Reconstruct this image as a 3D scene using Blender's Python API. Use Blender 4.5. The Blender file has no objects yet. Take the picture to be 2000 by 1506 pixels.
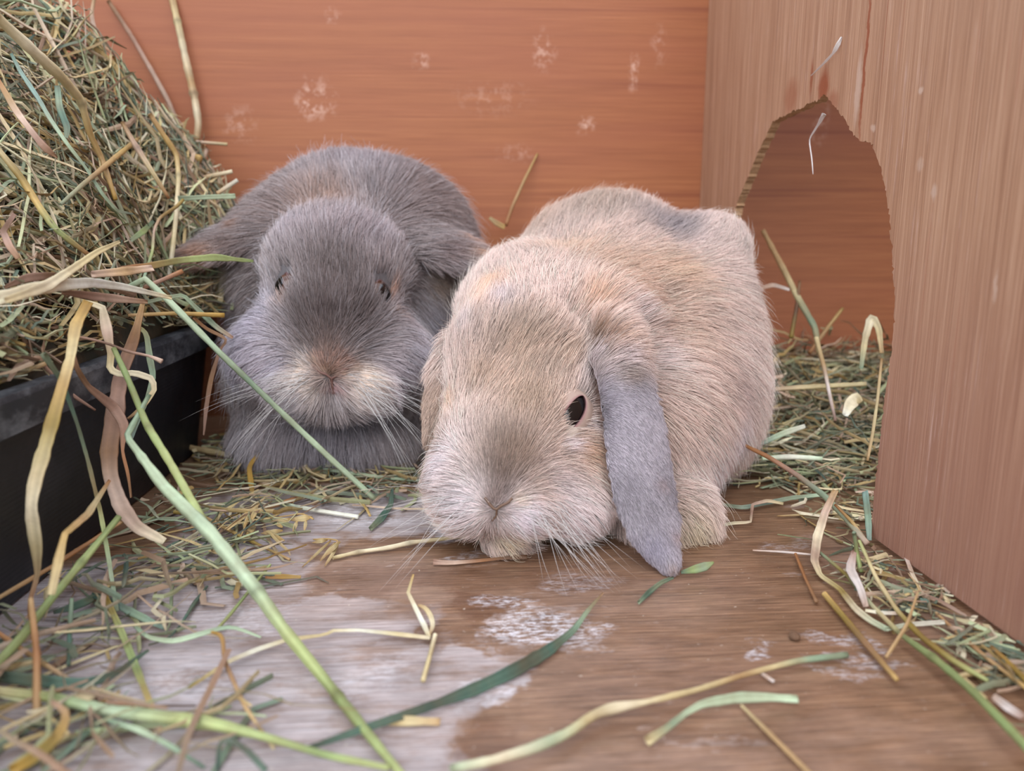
import bpy, math, random
import numpy as np
from mathutils import Vector, Matrix
from mathutils.kdtree import KDTree

rng = np.random.default_rng(7)
random.seed(7)
sc = bpy.context.scene
COL = sc.collection

# ------------------------------------------------------------------ camera
CAM_H = 0.16
F_PX = 1500.0
PITCH = math.atan(294.0 / F_PX)
YAW = math.radians(4.12)           # looks slightly right of the hutch's depth axis
cp, sp = math.cos(PITCH), math.sin(PITCH)
cy_, sy_ = math.cos(YAW), math.sin(YAW)
FW = np.array([sy_ * cp, cy_ * cp, -sp])
RT = np.array([cy_, -sy_, 0.0])
DN = np.array([-sy_ * sp, -cy_ * sp, -cp])
CAM = np.array([0.0, 0.0, CAM_H])

cam_data = bpy.data.cameras.new('camera')
cam = bpy.data.objects.new('camera', cam_data)
COL.objects.link(cam)
cam.location = CAM
cam.rotation_euler = Matrix((RT, -DN, -FW)).transposed().to_euler()
cam_data.sensor_width = 36.0
cam_data.lens = F_PX / 2000.0 * 36.0
cam_data.clip_start = 0.01
cam_data.dof.use_dof = True
cam_data.dof.focus_distance = 0.41
cam_data.dof.aperture_fstop = 6.8
sc.camera = cam

# ------------------------------------------------------------------ light
world = bpy.data.worlds.new('overcast_sky')
sc.world = world
world.use_nodes = True
wn = world.node_tree
wn.nodes.clear()
tc = wn.nodes.new('ShaderNodeTexCoord')
sx = wn.nodes.new('ShaderNodeSeparateXYZ')
rp = wn.nodes.new('ShaderNodeValToRGB')
bg = wn.nodes.new('ShaderNodeBackground')
wo = wn.nodes.new('ShaderNodeOutputWorld')
mr = wn.nodes.new('ShaderNodeMapRange')
mr.inputs['From Min'].default_value = -1
wn.links.new(tc.outputs['Generated'], sx.inputs[0])
wn.links.new(sx.outputs['Z'], mr.inputs['Value'])
wn.links.new(mr.outputs[0], rp.inputs[0])
rp.color_ramp.elements[0].position = 0.47
rp.color_ramp.elements[0].color = (0.20, 0.20, 0.19, 1)
rp.color_ramp.elements[1].position = 0.53
rp.color_ramp.elements[1].color = (0.80, 0.88, 1.0, 1)
wn.links.new(rp.outputs[0], bg.inputs[0])
bg.inputs[1].default_value = 1.75
wn.links.new(bg.outputs[0], wo.inputs[0])

sun_d = bpy.data.lights.new('hazy_sun', 'SUN')
sun_d.energy = 1.5
sun_d.angle = math.radians(50)
sun_d.color = (1.0, 0.97, 0.92)
sun = bpy.data.objects.new('hazy_sun', sun_d)
COL.objects.link(sun)
sun.rotation_euler = (math.radians(48), 0, math.radians(-12))

sc.view_settings.view_transform = 'Standard'
sc.view_settings.look = 'None'
sc.view_settings.gamma = 1
sc.view_settings.use_curve_mapping = False
sc.view_settings.exposure = 0.17

# ------------------------------------------------------------------ helpers
def ray(px, py):
    return (px - 1000.0) / F_PX * RT + (py - 753.0) / F_PX * DN + FW

def P(px, py, z):                  # point at camera depth z
    return CAM + ray(px, py) * z

def PH(px, py, h=0.0):             # point at height h above the floor
    r = ray(px, py)
    return CAM + r * ((h - CAM_H) / r[2])

def PX(px, py, X):                 # point on the plane x = X
    r = ray(px, py)
    return CAM + r * (X / r[0])

def PY(px, py, Y):
    r = ray(px, py)
    return CAM + r * (Y / r[1])

def lin(c):
    c = np.asarray(c, float) / 255.0
    return np.where(c <= 0.04045, c / 12.92, ((c + 0.055) / 1.055) ** 2.4)

def link(o, parent=None, label=None, cat=None, group=None, kind=None):
    COL.objects.link(o)
    if parent is not None: o.parent = parent
    if label: o['label'] = label
    if cat: o['category'] = cat
    if group: o['group'] = group
    if kind: o['kind'] = kind
    return o

def np_mesh(name, V, Q, mat=None, col=None, smooth=True):
    V = np.asarray(V, np.float32); Q = np.asarray(Q, np.int32)
    k = Q.shape[1]
    m = bpy.data.meshes.new(name)
    m.vertices.add(len(V)); m.vertices.foreach_set('co', V.ravel())
    m.loops.add(Q.size); m.loops.foreach_set('vertex_index', Q.ravel())
    m.polygons.add(len(Q))
    m.polygons.foreach_set('loop_start', np.arange(0, Q.size, k, dtype=np.int32))
    m.polygons.foreach_set('use_smooth', np.full(len(Q), smooth))
    if col is not None:
        a = m.attributes.new('Col', 'FLOAT_COLOR', 'POINT')
        c4 = np.ones((len(V), 4), np.float32); c4[:, :3] = col
        a.data.foreach_set('color', c4.ravel())
    m.update(calc_edges=True); m.validate()
    if mat: m.materials.append(mat)
    return m

def py_mesh(name, V, F, mat=None, smooth=False):
    m = bpy.data.meshes.new(name)
    m.from_pydata([tuple(map(float, v)) for v in V], [], F)
    m.update()
    if smooth: m.polygons.foreach_set('use_smooth', [True] * len(m.polygons))
    if mat: m.materials.append(mat)
    return m

_tab = rng.random((32, 32, 32)).astype(np.float32)
def noise(p, s):                   # value noise, -1..1
    q = np.asarray(p) * s + 57.3
    i = np.floor(q).astype(int); f = (q - i).astype(np.float32); f = f * f * (3 - 2 * f)
    r = 0
    for a in (0, 1):
        for b in (0, 1):
            for c in (0, 1):
                w = (f[..., 0] if a else 1 - f[..., 0]) * (f[..., 1] if b else 1 - f[..., 1]) * (f[..., 2] if c else 1 - f[..., 2])
                r = r + w * _tab[(i[..., 0] + a) % 32, (i[..., 1] + b) % 32, (i[..., 2] + c) % 32]
    return r * 2 - 1

def sstep(x, a, b):
    t = np.clip((x - a) / (b - a), 0, 1); return t * t * (3 - 2 * t)

# ------------------------------------------------------------------ node helpers
class NT:
    def __init__(s, name):
        s.m = bpy.data.materials.new(name); s.m.use_nodes = True
        s.t = s.m.node_tree; s.t.nodes.clear()
        s.out = s.n('ShaderNodeOutputMaterial')
        s.b = s.n('ShaderNodeBsdfPrincipled')
        s.l(s.b.outputs[0], s.out.inputs[0])
    def n(s, k, **kw):
        x = s.t.nodes.new(k)
        for a, v in kw.items(): setattr(x, a, v)
        return x
    def l(s, a, b): s.t.links.new(a, b)
    def set(s, sock, v):
        if hasattr(v, 'is_linked') or isinstance(v, bpy.types.NodeSocket): s.l(v, sock)
        else: sock.default_value = v
    def coords(s, scale=(1, 1, 1), src='Object', base=None):
        mp = s.n('ShaderNodeMapping')
        if base is None: base = s.n('ShaderNodeTexCoord').outputs[src]
        s.l(base, mp.inputs[0]); mp.inputs['Scale'].default_value = scale
        return mp.outputs[0]
    def noise(s, vec, scale, detail=4, rough=0.6, dist=0.0, color=False):
        x = s.n('ShaderNodeTexNoise'); s.l(vec, x.inputs['Vector'])
        x.inputs['Scale'].default_value = scale; x.inputs['Detail'].default_value = detail
        x.inputs['Roughness'].default_value = rough; x.inputs['Distortion'].default_value = dist
        return x.outputs['Color' if color else 'Fac']
    def ramp(s, v, stops):
        x = s.n('ShaderNodeValToRGB'); s.l(v, x.inputs[0]); e = x.color_ramp.elements
        while len(e) < len(stops): e.new(0.5)
        for i, (p, c) in enumerate(stops):
            e[i].position = p
            e[i].color = (c, c, c, 1) if isinstance(c, (int, float)) else (*c, 1)
        return x.outputs[0]
    def math(s, op, a, b=0.0, clamp=False):
        x = s.n('ShaderNodeMath', operation=op); x.use_clamp = clamp
        s.set(x.inputs[0], a); s.set(x.inputs[1], b); return x.outputs[0]
    def vmath(s, op, a, b):
        x = s.n('ShaderNodeVectorMath', operation=op)
        s.set(x.inputs[0], a); s.set(x.inputs[1], b)
        return x.outputs['Value' if op in ('LENGTH', 'DISTANCE') else 'Vector']
    def mix(s, f, a, b, mode='MIX'):
        x = s.n('ShaderNodeMix', data_type='RGBA', blend_type=mode)
        s.set(x.inputs[0], f)
        for k, v in ((6, a), (7, b)):
            if isinstance(v, (tuple, list, np.ndarray)): x.inputs[k].default_value = (*[float(q) for q in v][:3], 1)
            else: s.l(v, x.inputs[k])
        return x.outputs[2]
    def bump(s, h, strength, dist):
        x = s.n('ShaderNodeBump'); s.l(h, x.inputs['Height'])
        x.inputs['Strength'].default_value = strength; x.inputs['Distance'].default_value = dist
        s.l(x.outputs[0], s.b.inputs['Normal'])
    def blobs(s, vec, items, soft=0.35):
        """max over soft ellipsoids: (centre, radii, strength)"""
        acc = None
        for c, r, st in items:
            d = s.vmath('SUBTRACT', vec, tuple(map(float, c)))
            d = s.vmath('DIVIDE', d, tuple(map(float, r)))
            d = s.vmath('LENGTH', d, (0, 0, 0))
            mr = s.n('ShaderNodeMapRange'); s.l(d, mr.inputs[0])
            mr.inputs['From Min'].default_value = 1 + soft; mr.inputs['From Max'].default_value = 1 - soft
            mr.inputs['To Min'].default_value = 0; mr.inputs['To Max'].default_value = st
            acc = mr.outputs[0] if acc is None else s.math('MAXIMUM', acc, mr.outputs[0])
        return acc

def L(*c): return tuple(float(x) for x in lin(c))

# ------------------------------------------------------------------ wood materials
XP = PH(1700, 1058)[0]             # plane of the partition
YB = 0.69                          # plane of the back wall

def warp(t, vec, scale, amt):
    n = t.noise(vec, scale, 5, 0.65, color=True)
    n = t.vmath('SUBTRACT', n, (0.5, 0.5, 0.5))
    sc_ = t.n('ShaderNodeVectorMath', operation='SCALE'); t.l(n, sc_.inputs[0]); sc_.inputs['Scale'].default_value = amt
    return t.vmath('ADD', vec, sc_.outputs[0])

def mat_back():
    t = NT('orange_stained_plywood'); base = t.coords()
    g1 = t.noise(t.coords((1.6, 1, 60)), 3, 6, 0.62)
    g2 = t.noise(t.coords((6, 1, 420)), 3, 3, 0.6)
    broad = t.noise(t.coords((1.2, 1, 7)), 2.2, 3, 0.5)
    c = t.ramp(g1, [(0.30, L(140, 82, 48)), (0.5, L(164, 99, 60)), (0.72, L(180, 115, 72))])
    c = t.mix(0.45, c, t.ramp(g2, [(0.3, L(140, 80, 48)), (0.7, L(186, 118, 78))]))
    c = t.mix(t.math('MULTIPLY', t.ramp(broad, [(0.45, 0.0), (0.7, 1.0)]), 0.5), c, L(160, 92, 66))
    # dark rotary grain line
    ln = t.ramp(t.noise(t.coords((1.5, 1, 90)), 1.3, 2, 0.5), [(0.30, 1.0), (0.36, 0.0)])
    c = t.mix(t.math('MULTIPLY', ln, 0.5), c, L(128, 66, 44))
    wv = warp(t, base, 60, 0.02)
    def b(px, py, rx, ry, st): 
        p = PY(px, py, YB); k = 0.66 / F_PX
        return ((p[0], YB, p[2]), (rx * k, 1.0, ry * k), st)
    sc1 = t.blobs(wv, [b(615, 195, 30, 30, .8), b(1060, 100, 18, 30, .55), b(1240, 140, 8, 28, .7), b(1145, 245, 14, 16, .7),
                       b(820, 120, 14, 10, .5), b(1010, 300, 30, 14, .3), b(1290, 90, 12, 30, .35), b(650, 30, 10, 12, .4), b(960, 190, 60, 26, .22),
                       b(1605, 235, 14, 50, .4), b(470, 245, 25, 25, .4), b(1450, 50, 10, 14, .4)], .6)
    sp_ = t.ramp(t.noise(base, 160, 4, 0.7), [(0.48, 0.0), (0.62, 1.0)])
    c = t.mix(t.math('MULTIPLY', sc1, sp_), c, L(222, 180, 160))
    t.l(c, t.b.inputs['Base Color']); t.b.inputs['Roughness'].default_value = .55
    t.bump(g2, .25, .0006)
    return t.m

def mat_partition():
    t = NT('pale_tan_plywood'); base = t.coords()
    g1 = t.noise(t.coords((1, 45, 1.1)), 3, 5, 0.6)
    g2 = t.noise(t.coords((1, 330, 4)), 3, 4, 0.65)
    broad = t.noise(t.coords((1, 5, 2)), 2.0, 3, 0.5)
    c = t.ramp(g1, [(0.28, L(152, 106, 78)), (0.5, L(184, 138, 107)), (0.75, L(198, 154, 123))])
    c = t.mix(0.5, c, t.ramp(g2, [(0.34, L(140, 98, 74)), (0.5, L(180, 138, 110)), (0.66, L(214, 176, 148))]))
    # rosier towards the lower edge
    low = t.n('ShaderNodeSeparateXYZ'); t.l(warp(t, base, 7, .08), low.inputs[0])
    rosy = t.ramp(low.outputs['Z'], [(0.02, 1.0), (0.17, 0.0)])
    c = t.mix(t.math('MULTIPLY', rosy, .6), c, L(164, 116, 102))
    # chalky drawn-out scratches
    s1 = t.ramp(t.noise(t.coords((1, 420, 9)), 2.5, 3, 0.7), [(0.60, 0.0), (0.68, 1.0)])
    m1 = t.ramp(t.noise(t.coords((1, 9, 9)), 3, 3, 0.6), [(0.42, 0.0), (0.62, 1.0)])
    c = t.mix(t.math('MULTIPLY', t.math('MULTIPLY', s1, m1), .7), c, L(214, 180, 168))
    s2 = t.ramp(t.noise(t.coords((1, 260, 2.0)), 2.5, 2, 0.6), [(0.27, 1.0), (0.33, 0.0)])
    c = t.mix(t.math('MULTIPLY', s2, .6), c, L(150, 76, 46))
    def b(px, py, rx, ry, st):
        p = PX(px, py, XP); k = p[1] / F_PX
        return ((XP, p[1], p[2]), (1.0, rx * k * 2.0, ry * k), st)
    wv = warp(t, base, 90, 0.006)
    red = t.blobs(wv, [b(1608, 170, 10, 32, .9), b(1585, 150, 3, 30, .7), b(1545, 190, 14, 30, .5), b(1690, 120, 2.5, 150, .9), b(1625, 200, 12, 20, .5)], .35)
    c = t.mix(red, c, L(150, 78, 46))
    chalk = t.blobs(wv, [b(1676, 170, 5, 60, .6), b(1799, 175, 4, 8, .7), b(1825, 375, 4, 14, .6), b(1706, 250, 5, 6, .6), b(1945, 560, 3, 30, .5), b(1797, 320, 5, 12, .4)], .4)
    c = t.mix(chalk, c, L(214, 186, 168))
    t.l(c, t.b.inputs['Base Color']); t.b.inputs['Roughness'].default_value = .6
    t.bump(g2, .5, .0008)
    return t.m

def fl(px, py, rx, ry, st):
    c = PH(px, py); a = PH(px + rx, py); d = (PH(px, py - ry) - PH(px, py + ry)) / 2
    return ((c[0], c[1], 0), (max(.001, np.linalg.norm(a - c)), max(.001, np.linalg.norm(d)), 1.0), st)

def mat_floor():
    t = NT('worn_varnished_plywood_floor'); base = t.coords()
    g1 = t.noise(t.coords((2.5, 50, 1)), 2.5, 6, 0.62)
    g2 = t.noise(t.coords((14, 380, 1)), 2, 4, 0.65)
    c = t.ramp(g1, [(0.28, L(94, 66, 48)), (0.5, L(126, 92, 68)), (0.75, L(146, 112, 86))])
    c = t.mix(0.5, c, t.ramp(g2, [(0.38, L(82, 56, 40)), (0.5, L(126, 92, 68)), (0.62, L(166, 132, 104))]))
    blot = t.ramp(t.noise(t.coords((1, 1.6, 1)), 9, 4, 0.6), [(0.4, 0.0), (0.7, 1.0)])
    c = t.mix(t.math('MULTIPLY', blot, .35), c, L(154, 122, 96))
    # areas where the varnish has worn down to grey wood
    grey = t.mix(g1, L(146, 132, 130), L(206, 199, 203))
    grey = t.mix(t.ramp(g2, [(0.35, .45), (0.62, 0.0)]), grey, L(128, 98, 84))
    wv = warp(t, base, 14, .07)
    wv = warp(t, wv, 70, .012)
    wv2 = warp(t, t.coords((1, 1.5, 1)), 30, .03); wv = warp(t, wv, 28, .035)
    worn = t.blobs(wv, [fl(150, 1250, 330, 170, 1), fl(420, 1110, 190, 80, 1), fl(300, 1480, 560, 130, 1), fl(640, 1360, 330, 110, 1),
                        fl(930, 1340, 90, 60, 1), fl(620, 1000, 260, 50, .9), fl(870, 1010, 70, 40, .9), fl(820, 1480, 120, 50, .8), fl(560, 1230, 240, 60, 1)], .10)
    brk = t.ramp(t.noise(t.coords((1.2, 3.5, 1)), 18, 6, 0.7), [(0.36, 0.35), (0.5, 1.0)])
    c = t.mix(t.math('MULTIPLY', worn, brk), c, grey)
    half = t.blobs(wv, [fl(690, 1150, 190, 80, .5), fl(1250, 1480, 700, 60, .3), fl(1750, 1150, 90, 90, .35), fl(1150, 1330, 500, 90, .2), fl(1180, 1150, 260, 60, .22)], .5)
    c = t.mix(t.math('MULTIPLY', half, brk), c, L(176, 150, 138))
    stain = t.blobs(wv, [fl(915, 1190, 70, 38, .55), fl(720, 1140, 110, 34, .35), fl(1000, 1130, 200, 20, .3), fl(960, 1460, 60, 40, .4)], .25)
    c = t.mix(stain, c, L(98, 60, 38))
    # chalky white patches
    wh = t.blobs(wv, [fl(1050, 1235, 85, 46, 1), fl(975, 1185, 60, 18, .7), fl(880, 1020, 70, 28, .8), fl(900, 1085, 50, 12, .5), fl(690, 1000, 90, 22, .6),
                      fl(1500, 1262, 34, 12, .8), fl(1625, 1235, 40, 16, .55), fl(1650, 1280, 46, 10, .5), fl(1640, 1315, 36, 10, .4), fl(950, 1370, 70, 26, .6), fl(960, 960, 60, 18, .5), fl(1135, 1235, 60, 12, .6),
                      fl(700, 1330, 120, 30, .5), fl(350, 1330, 120, 40, .4), fl(480, 1200, 90, 30, .4), fl(1100, 1130, 70, 14, .35), fl(1560, 1060, 60, 10, .3)], .3)
    w2 = t.ramp(t.noise(t.coords((8, 22, 1)), 26, 7, 0.75), [(0.46, 0.0), (0.58, 1.0)])
    c = t.mix(t.math('MULTIPLY', wh, w2), c, L(222, 218, 224))
    nn = t.noise(t.coords((1, 2.4, 1)), 11, 7, .7, .4)
    flake = t.ramp(nn, [(0.60, 0.0), (0.625, .35), (.66, .15), (.70, .4)])
    c = t.mix(flake, c, L(188, 172, 166))
    dk = t.ramp(t.noise(t.coords((1.2, 40, 1)), 3.1, 3, .5), [(0.30, .5), (0.36, 0.0)])
    c = t.mix(dk, c, L(84, 56, 42))
    fib = t.ramp(t.noise(t.coords((30, 700, 1)), 1.6, 3, .7), [(.36, .62), (.5, 1.0), (.64, 1.28)])
    c = t.mix(.8, c, fib, 'MULTIPLY')
    mott = t.ramp(t.noise(t.coords((1, 2, 1)), 34, 6, .7), [(.35, .72), (.5, 1.0), (.65, 1.2)])
    c = t.mix(.6, c, mott, 'MULTIPLY')
    speck = t.ramp(t.noise(base, 420, 2, .5), [(0.72, 0.0), (0.76, .8)])
    c = t.mix(speck, c, L(206, 192, 176))
    dust = t.ramp(t.noise(t.coords((3, 9, 1)), 40, 6, 0.75), [(0.60, 0.0), (0.74, .5)])
    c = t.mix(dust, c, L(196, 176, 166))
    t.l(c, t.b.inputs['Base Color'])
    rg = t.math('MULTIPLY_ADD', worn, .25)
    rg.node.inputs[2].default_value = .38
    t.l(rg, t.b.inputs['Roughness'])
    t.bump(g2, .35, .0006)
    return t.m

def mat_plain(name, col, rough=.6, var=.15, scale=60, spec=.5, bump=0):
    t = NT(name); n = t.noise(t.coords(), scale, 5, .6)
    c = np.array(col)
    t.l(t.mix(n, tuple(c * (1 - var)), tuple(np.minimum(1, c * (1 + var)))), t.b.inputs['Base Color'])
    t.b.inputs['Roughness'].default_value = rough
    t.b.inputs['Specular IOR Level'].default_value = spec
    if bump: t.bump(n, .4, bump)
    return t.m

M_BACK, M_PART, M_FLOOR = mat_back(), mat_partition(), mat_floor()
M_EDGE = mat_plain('raw_cut_plywood_edge', L(176, 138, 104), .85, .45, 420, .2, .001)

def mat_plastic():
    t = NT('black_moulded_plastic'); base = t.coords()
    n = t.noise(base, 30, 5, .6)
    sm = t.ramp(t.noise(base, 22, 3, .5, 1.0), [(.5, 0.0), (.75, 1.0)])
    c = t.mix(sm, L(26, 27, 33), L(44, 44, 50))
    t.l(c, t.b.inputs['Base Color'])
    t.l(t.ramp(n, [(.3, .38), (.7, .62)]), t.b.inputs['Roughness'])
    w = t.n('ShaderNodeTexWave', wave_type='BANDS', bands_direction='Z'); w.inputs['Scale'].default_value = 130
    t.l(t.coords(), w.inputs[0])
    t.bump(w.outputs['Fac'], .15, .0004)
    return t.m
M_TRAY = mat_plastic()
def mat_rim():
    t = NT('dusty_black_plastic'); base = t.coords()
    d = t.ramp(t.noise(t.coords((1, .5, 1)), 70, 6, .7), [(.45, 0.0), (.7, 1.0)])
    t.l(t.mix(d, L(38, 40, 46), L(112, 114, 118)), t.b.inputs['Base Color'])
    t.b.inputs['Roughness'].default_value = .5
    t.bump(d, .3, .0004)
    return t.m
M_RIM = mat_rim()

def mat_hay():
    t = NT('dried_grass')
    a = t.n('ShaderNodeAttribute', attribute_name='Col')
    n = t.noise(t.coords(), 380, 4, .6)
    m = t.noise(t.coords(), 55, 3, .6)
    c = t.mix(.55, a.outputs['Color'], t.mix(n, (.55, .52, .45), (1, 1, 1)), 'MULTIPLY')
    c = t.mix(t.ramp(m, [(.35, .30), (.6, 0.0)]), c, L(120, 84, 52))
    t.l(c, t.b.inputs['Base Color']); t.b.inputs['Roughness'].default_value = .55
    t.b.inputs['Specular IOR Level'].default_value = .35
    t.bump(n, .4, .0006)
    return t.m
M_HAY = mat_hay()

# ------------------------------------------------------------------ room shell
def box_mesh(name, lo, hi, mat):
    x0, y0, z0 = lo; x1, y1, z1 = hi
    V = [(x0,y0,z0),(x1,y0,z0),(x1,y1,z0),(x0,y1,z0),(x0,y0,z1),(x1,y0,z1),(x1,y1,z1),(x0,y1,z1)]
    F = [(0,3,2,1),(4,5,6,7),(0,1,5,4),(1,2,6,5),(2,3,7,6),(3,0,4,7)]
    return py_mesh(name, V, F, mat)
XL, XR, ZT = -0.62, 0.74, 0.46
def shell(name, lo, hi, mat): return link(bpy.data.objects.new(name, box_mesh(name, lo, hi, mat)), kind='structure')
shell('floor', (XL, -0.02, -0.012), (XR, YB, 0), M_FLOOR)
shell('wall_back', (XL, YB, -0.012), (XR, YB + .012, ZT), M_BACK)
shell('wall_left', (XL - .012, -0.02, -0.012), (XL, YB + .012, ZT), M_PART)
shell('wall_far_right', (XR, -0.02, -0.012), (XR + .012, YB + .012, ZT), M_PART)
shell('ceiling', (XP + .007, .44, ZT - .03), (XR, YB, ZT - .018), M_PART)

# partition with its rough, gnawed arch
hole_px = [(1404, 838), (1410, 760), (1415, 680), (1418, 600), (1422, 520), (1430, 450), (1437, 405), (1450, 370), (1462, 345), (1470, 322), (1480, 298), (1494, 270), (1503, 250), (1508, 238),
           (1520, 231), (1535, 224), (1552, 216), (1568, 210), (1578, 202), (1590, 198), (1600, 195), (1609, 183), (1616, 190), (1628, 203), (1634, 214), (1646, 228),
           (1655, 240), (1660, 254), (1670, 266), (1684, 277), (1694, 277), (1703, 280), (1708, 294), (1714, 308), (1720, 330), (1727, 358), (1732, 385), (1737, 420),
           (1740, 460), (1742, 500), (1745, 540), (1747, 575), (1747, 610), (1744, 650), (1741, 690), (1735, 730), (1729, 770), (1723, 820), (1718, 870), (1712, 920), (1707, 965), (1703, 1010), (1700, 1056)]
hp = np.array([PX(x, y, XP)[1:] for x, y in hole_px])
# resample and roughen
seg = np.r_[0, np.cumsum(np.linalg.norm(np.diff(hp, axis=0), axis=1))]
ss = np.arange(0, seg[-1], .0016)
hp2 = np.c_[np.interp(ss, seg, hp[:, 0]), np.interp(ss, seg, hp[:, 1])]
hp2[1:-1] += rng.normal(0, .00045, hp2[1:-1].shape)
GAP = .0035
hp2[0, 1] = hp2[-1, 1] = GAP
hp2[:, 1] = np.maximum(hp2[:, 1], GAP)
y_far, y_near = YB - .0005, -0.02
loop = [(y_far, GAP)] + [tuple(p) for p in hp2] + [(y_near, GAP), (y_near, ZT), (y_far, ZT)]
def partition():
    import bmesh
    bm = bmesh.new()
    vs = [bm.verts.new((XP, y, z)) for y, z in loop]
    f = bm.faces.new(vs)
    bm.normal_update()
    if f.normal.x > 0: f.normal_flip()
    r = bmesh.ops.extrude_face_region(bm, geom=[f])
    for v in [e for e in r['geom'] if isinstance(e, bmesh.types.BMVert)]: v.co.x += .006
    bmesh.ops.recalc_face_normals(bm, faces=bm.faces)
    for f in bm.faces: f.material_index = 0 if abs(f.normal.x) > .9 else 1
    bmesh.ops.triangulate(bm, faces=[f for f in bm.faces if len(f.verts) > 4])
    m = bpy.data.meshes.new('wall_right'); bm.to_mesh(m); bm.free()
    m.materials.append(M_PART); m.materials.append(M_EDGE)
    link(bpy.data.objects.new('wall_right', m), kind='structure')
partition()

# ------------------------------------------------------------------ litter tray
def loft_rect(rings, close_bottom=True):
    """rings: list of (x0,x1,y0,y1,z,r) rounded rectangles, joined in order"""
    V, F, n = [], [], 0
    K = 6
    for (x0, x1, y0, y1, z, r) in rings:
        for cx, cy, a0 in ((x1 - r, y1 - r, 0), (x0 + r, y1 - r, 90), (x0 + r, y0 + r, 180), (x1 - r, y0 + r, 270)):
            for k in range(K):
                a = math.radians(a0 + 90 * k / (K - 1)); V.append((cx + r * math.cos(a), cy + r * math.sin(a), z))
    N = 4 * K
    for i in range(len(rings) - 1):
        for k in range(N):
            k2 = (k + 1) % N
            F.append((i * N + k, i * N + k2, (i + 1) * N + k2, (i + 1) * N + k))
    if close_bottom: F.append(tuple(reversed(range(N))))
    return V, F
tx1, ty0, ty1, tx0 = -0.196, 0.10, 0.598, -0.56
def tray():
    root = bpy.data.objects.new('litter_tray', None); root.location = ((tx0 + tx1) / 2, (ty0 + ty1) / 2, 0)
    link(root, label='black plastic litter tray heaped with hay on the left of the hutch floor', cat='litter tray')
    inv = Matrix.Translation(-root.location)
    def rr(e, z, r=.03): return (tx0 - e, tx1 + e, ty0 - e, ty1 + e, z, r)
    V, F = loft_rect([rr(0, .0015), rr(.010, .080), rr(.0085, .080), rr(-.002, .005)])
    F.append(tuple(range(3 * 24, 4 * 24)))
    m = py_mesh('pan', V, F, M_TRAY); m.transform(inv); link(bpy.data.objects.new('pan', m), root)
    V, F = loft_rect([rr(.0100, .0795), rr(.0155, .0800), rr(.0160, .0940), rr(.0150, .0965), rr(.0080, .0970), rr(.0070, .0945), rr(.0068, .0800)], False)
    m = py_mesh('rim', V, F, M_RIM); m.transform(inv); link(bpy.data.objects.new('rim', m), root)
tray()

# ------------------------------------------------------------------ hay
HAY = [L(212, 194, 154), L(196, 172, 122), L(184, 154, 98), L(226, 216, 188), L(172, 176, 136), L(142, 154, 128), L(112, 128, 110),
       L(170, 142, 120), L(150, 120, 100), L(196, 170, 150), L(178, 192, 152), L(92, 112, 100)]
HAY = np.array(HAY)
GREENISH = np.array([.5, .6, .6, .7, 1.2, 1.5, 1.7, .9, .8, .8, 1.1, 1.6])
TAN = np.array([1.6, 1.5, 1.2, 1.1, .8, .5, .3, .9, .7, .9, .6, .2])

def strands(C, W, T, side, cols, K=4):
    """C (N,S,3) centre lines, W (N,S) half widths, T thickness ratio (N,), side (N,3), cols (N,S,3)"""
    N, S, _ = C.shape
    tan = np.gradient(C, axis=1); tan /= np.linalg.norm(tan, axis=2, keepdims=True) + 1e-9
    sd = side[:, None, :] - (side[:, None, :] * tan).sum(2, keepdims=True) * tan
    sd /= np.linalg.norm(sd, axis=2, keepdims=True) + 1e-9
    nr = np.cross(tan, sd)
    V = []
    for k in range(K):
        a = 2 * math.pi * k / K
        V.append(C + math.cos(a) * W[..., None] * sd + math.sin(a) * (W * T[:, None])[..., None] * nr)
    V = np.stack(V, 2)                       # N,S,K,3
    idx = np.arange(N * S * K).reshape(N, S, K)
    q = np.stack([idx[:, :-1], np.roll(idx, -1, 2)[:, :-1], np.roll(idx, -1, 2)[:, 1:], idx[:, 1:]], -1).reshape(-1, 4)
    caps = np.concatenate([idx[:, 0, ::-1], idx[:, -1]], 0) if K == 4 else np.zeros((0, 4), int)
    return V.reshape(-1, 3), np.concatenate([q, caps]), np.repeat(cols[:, :, None], K, 2).reshape(-1, 3)

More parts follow.
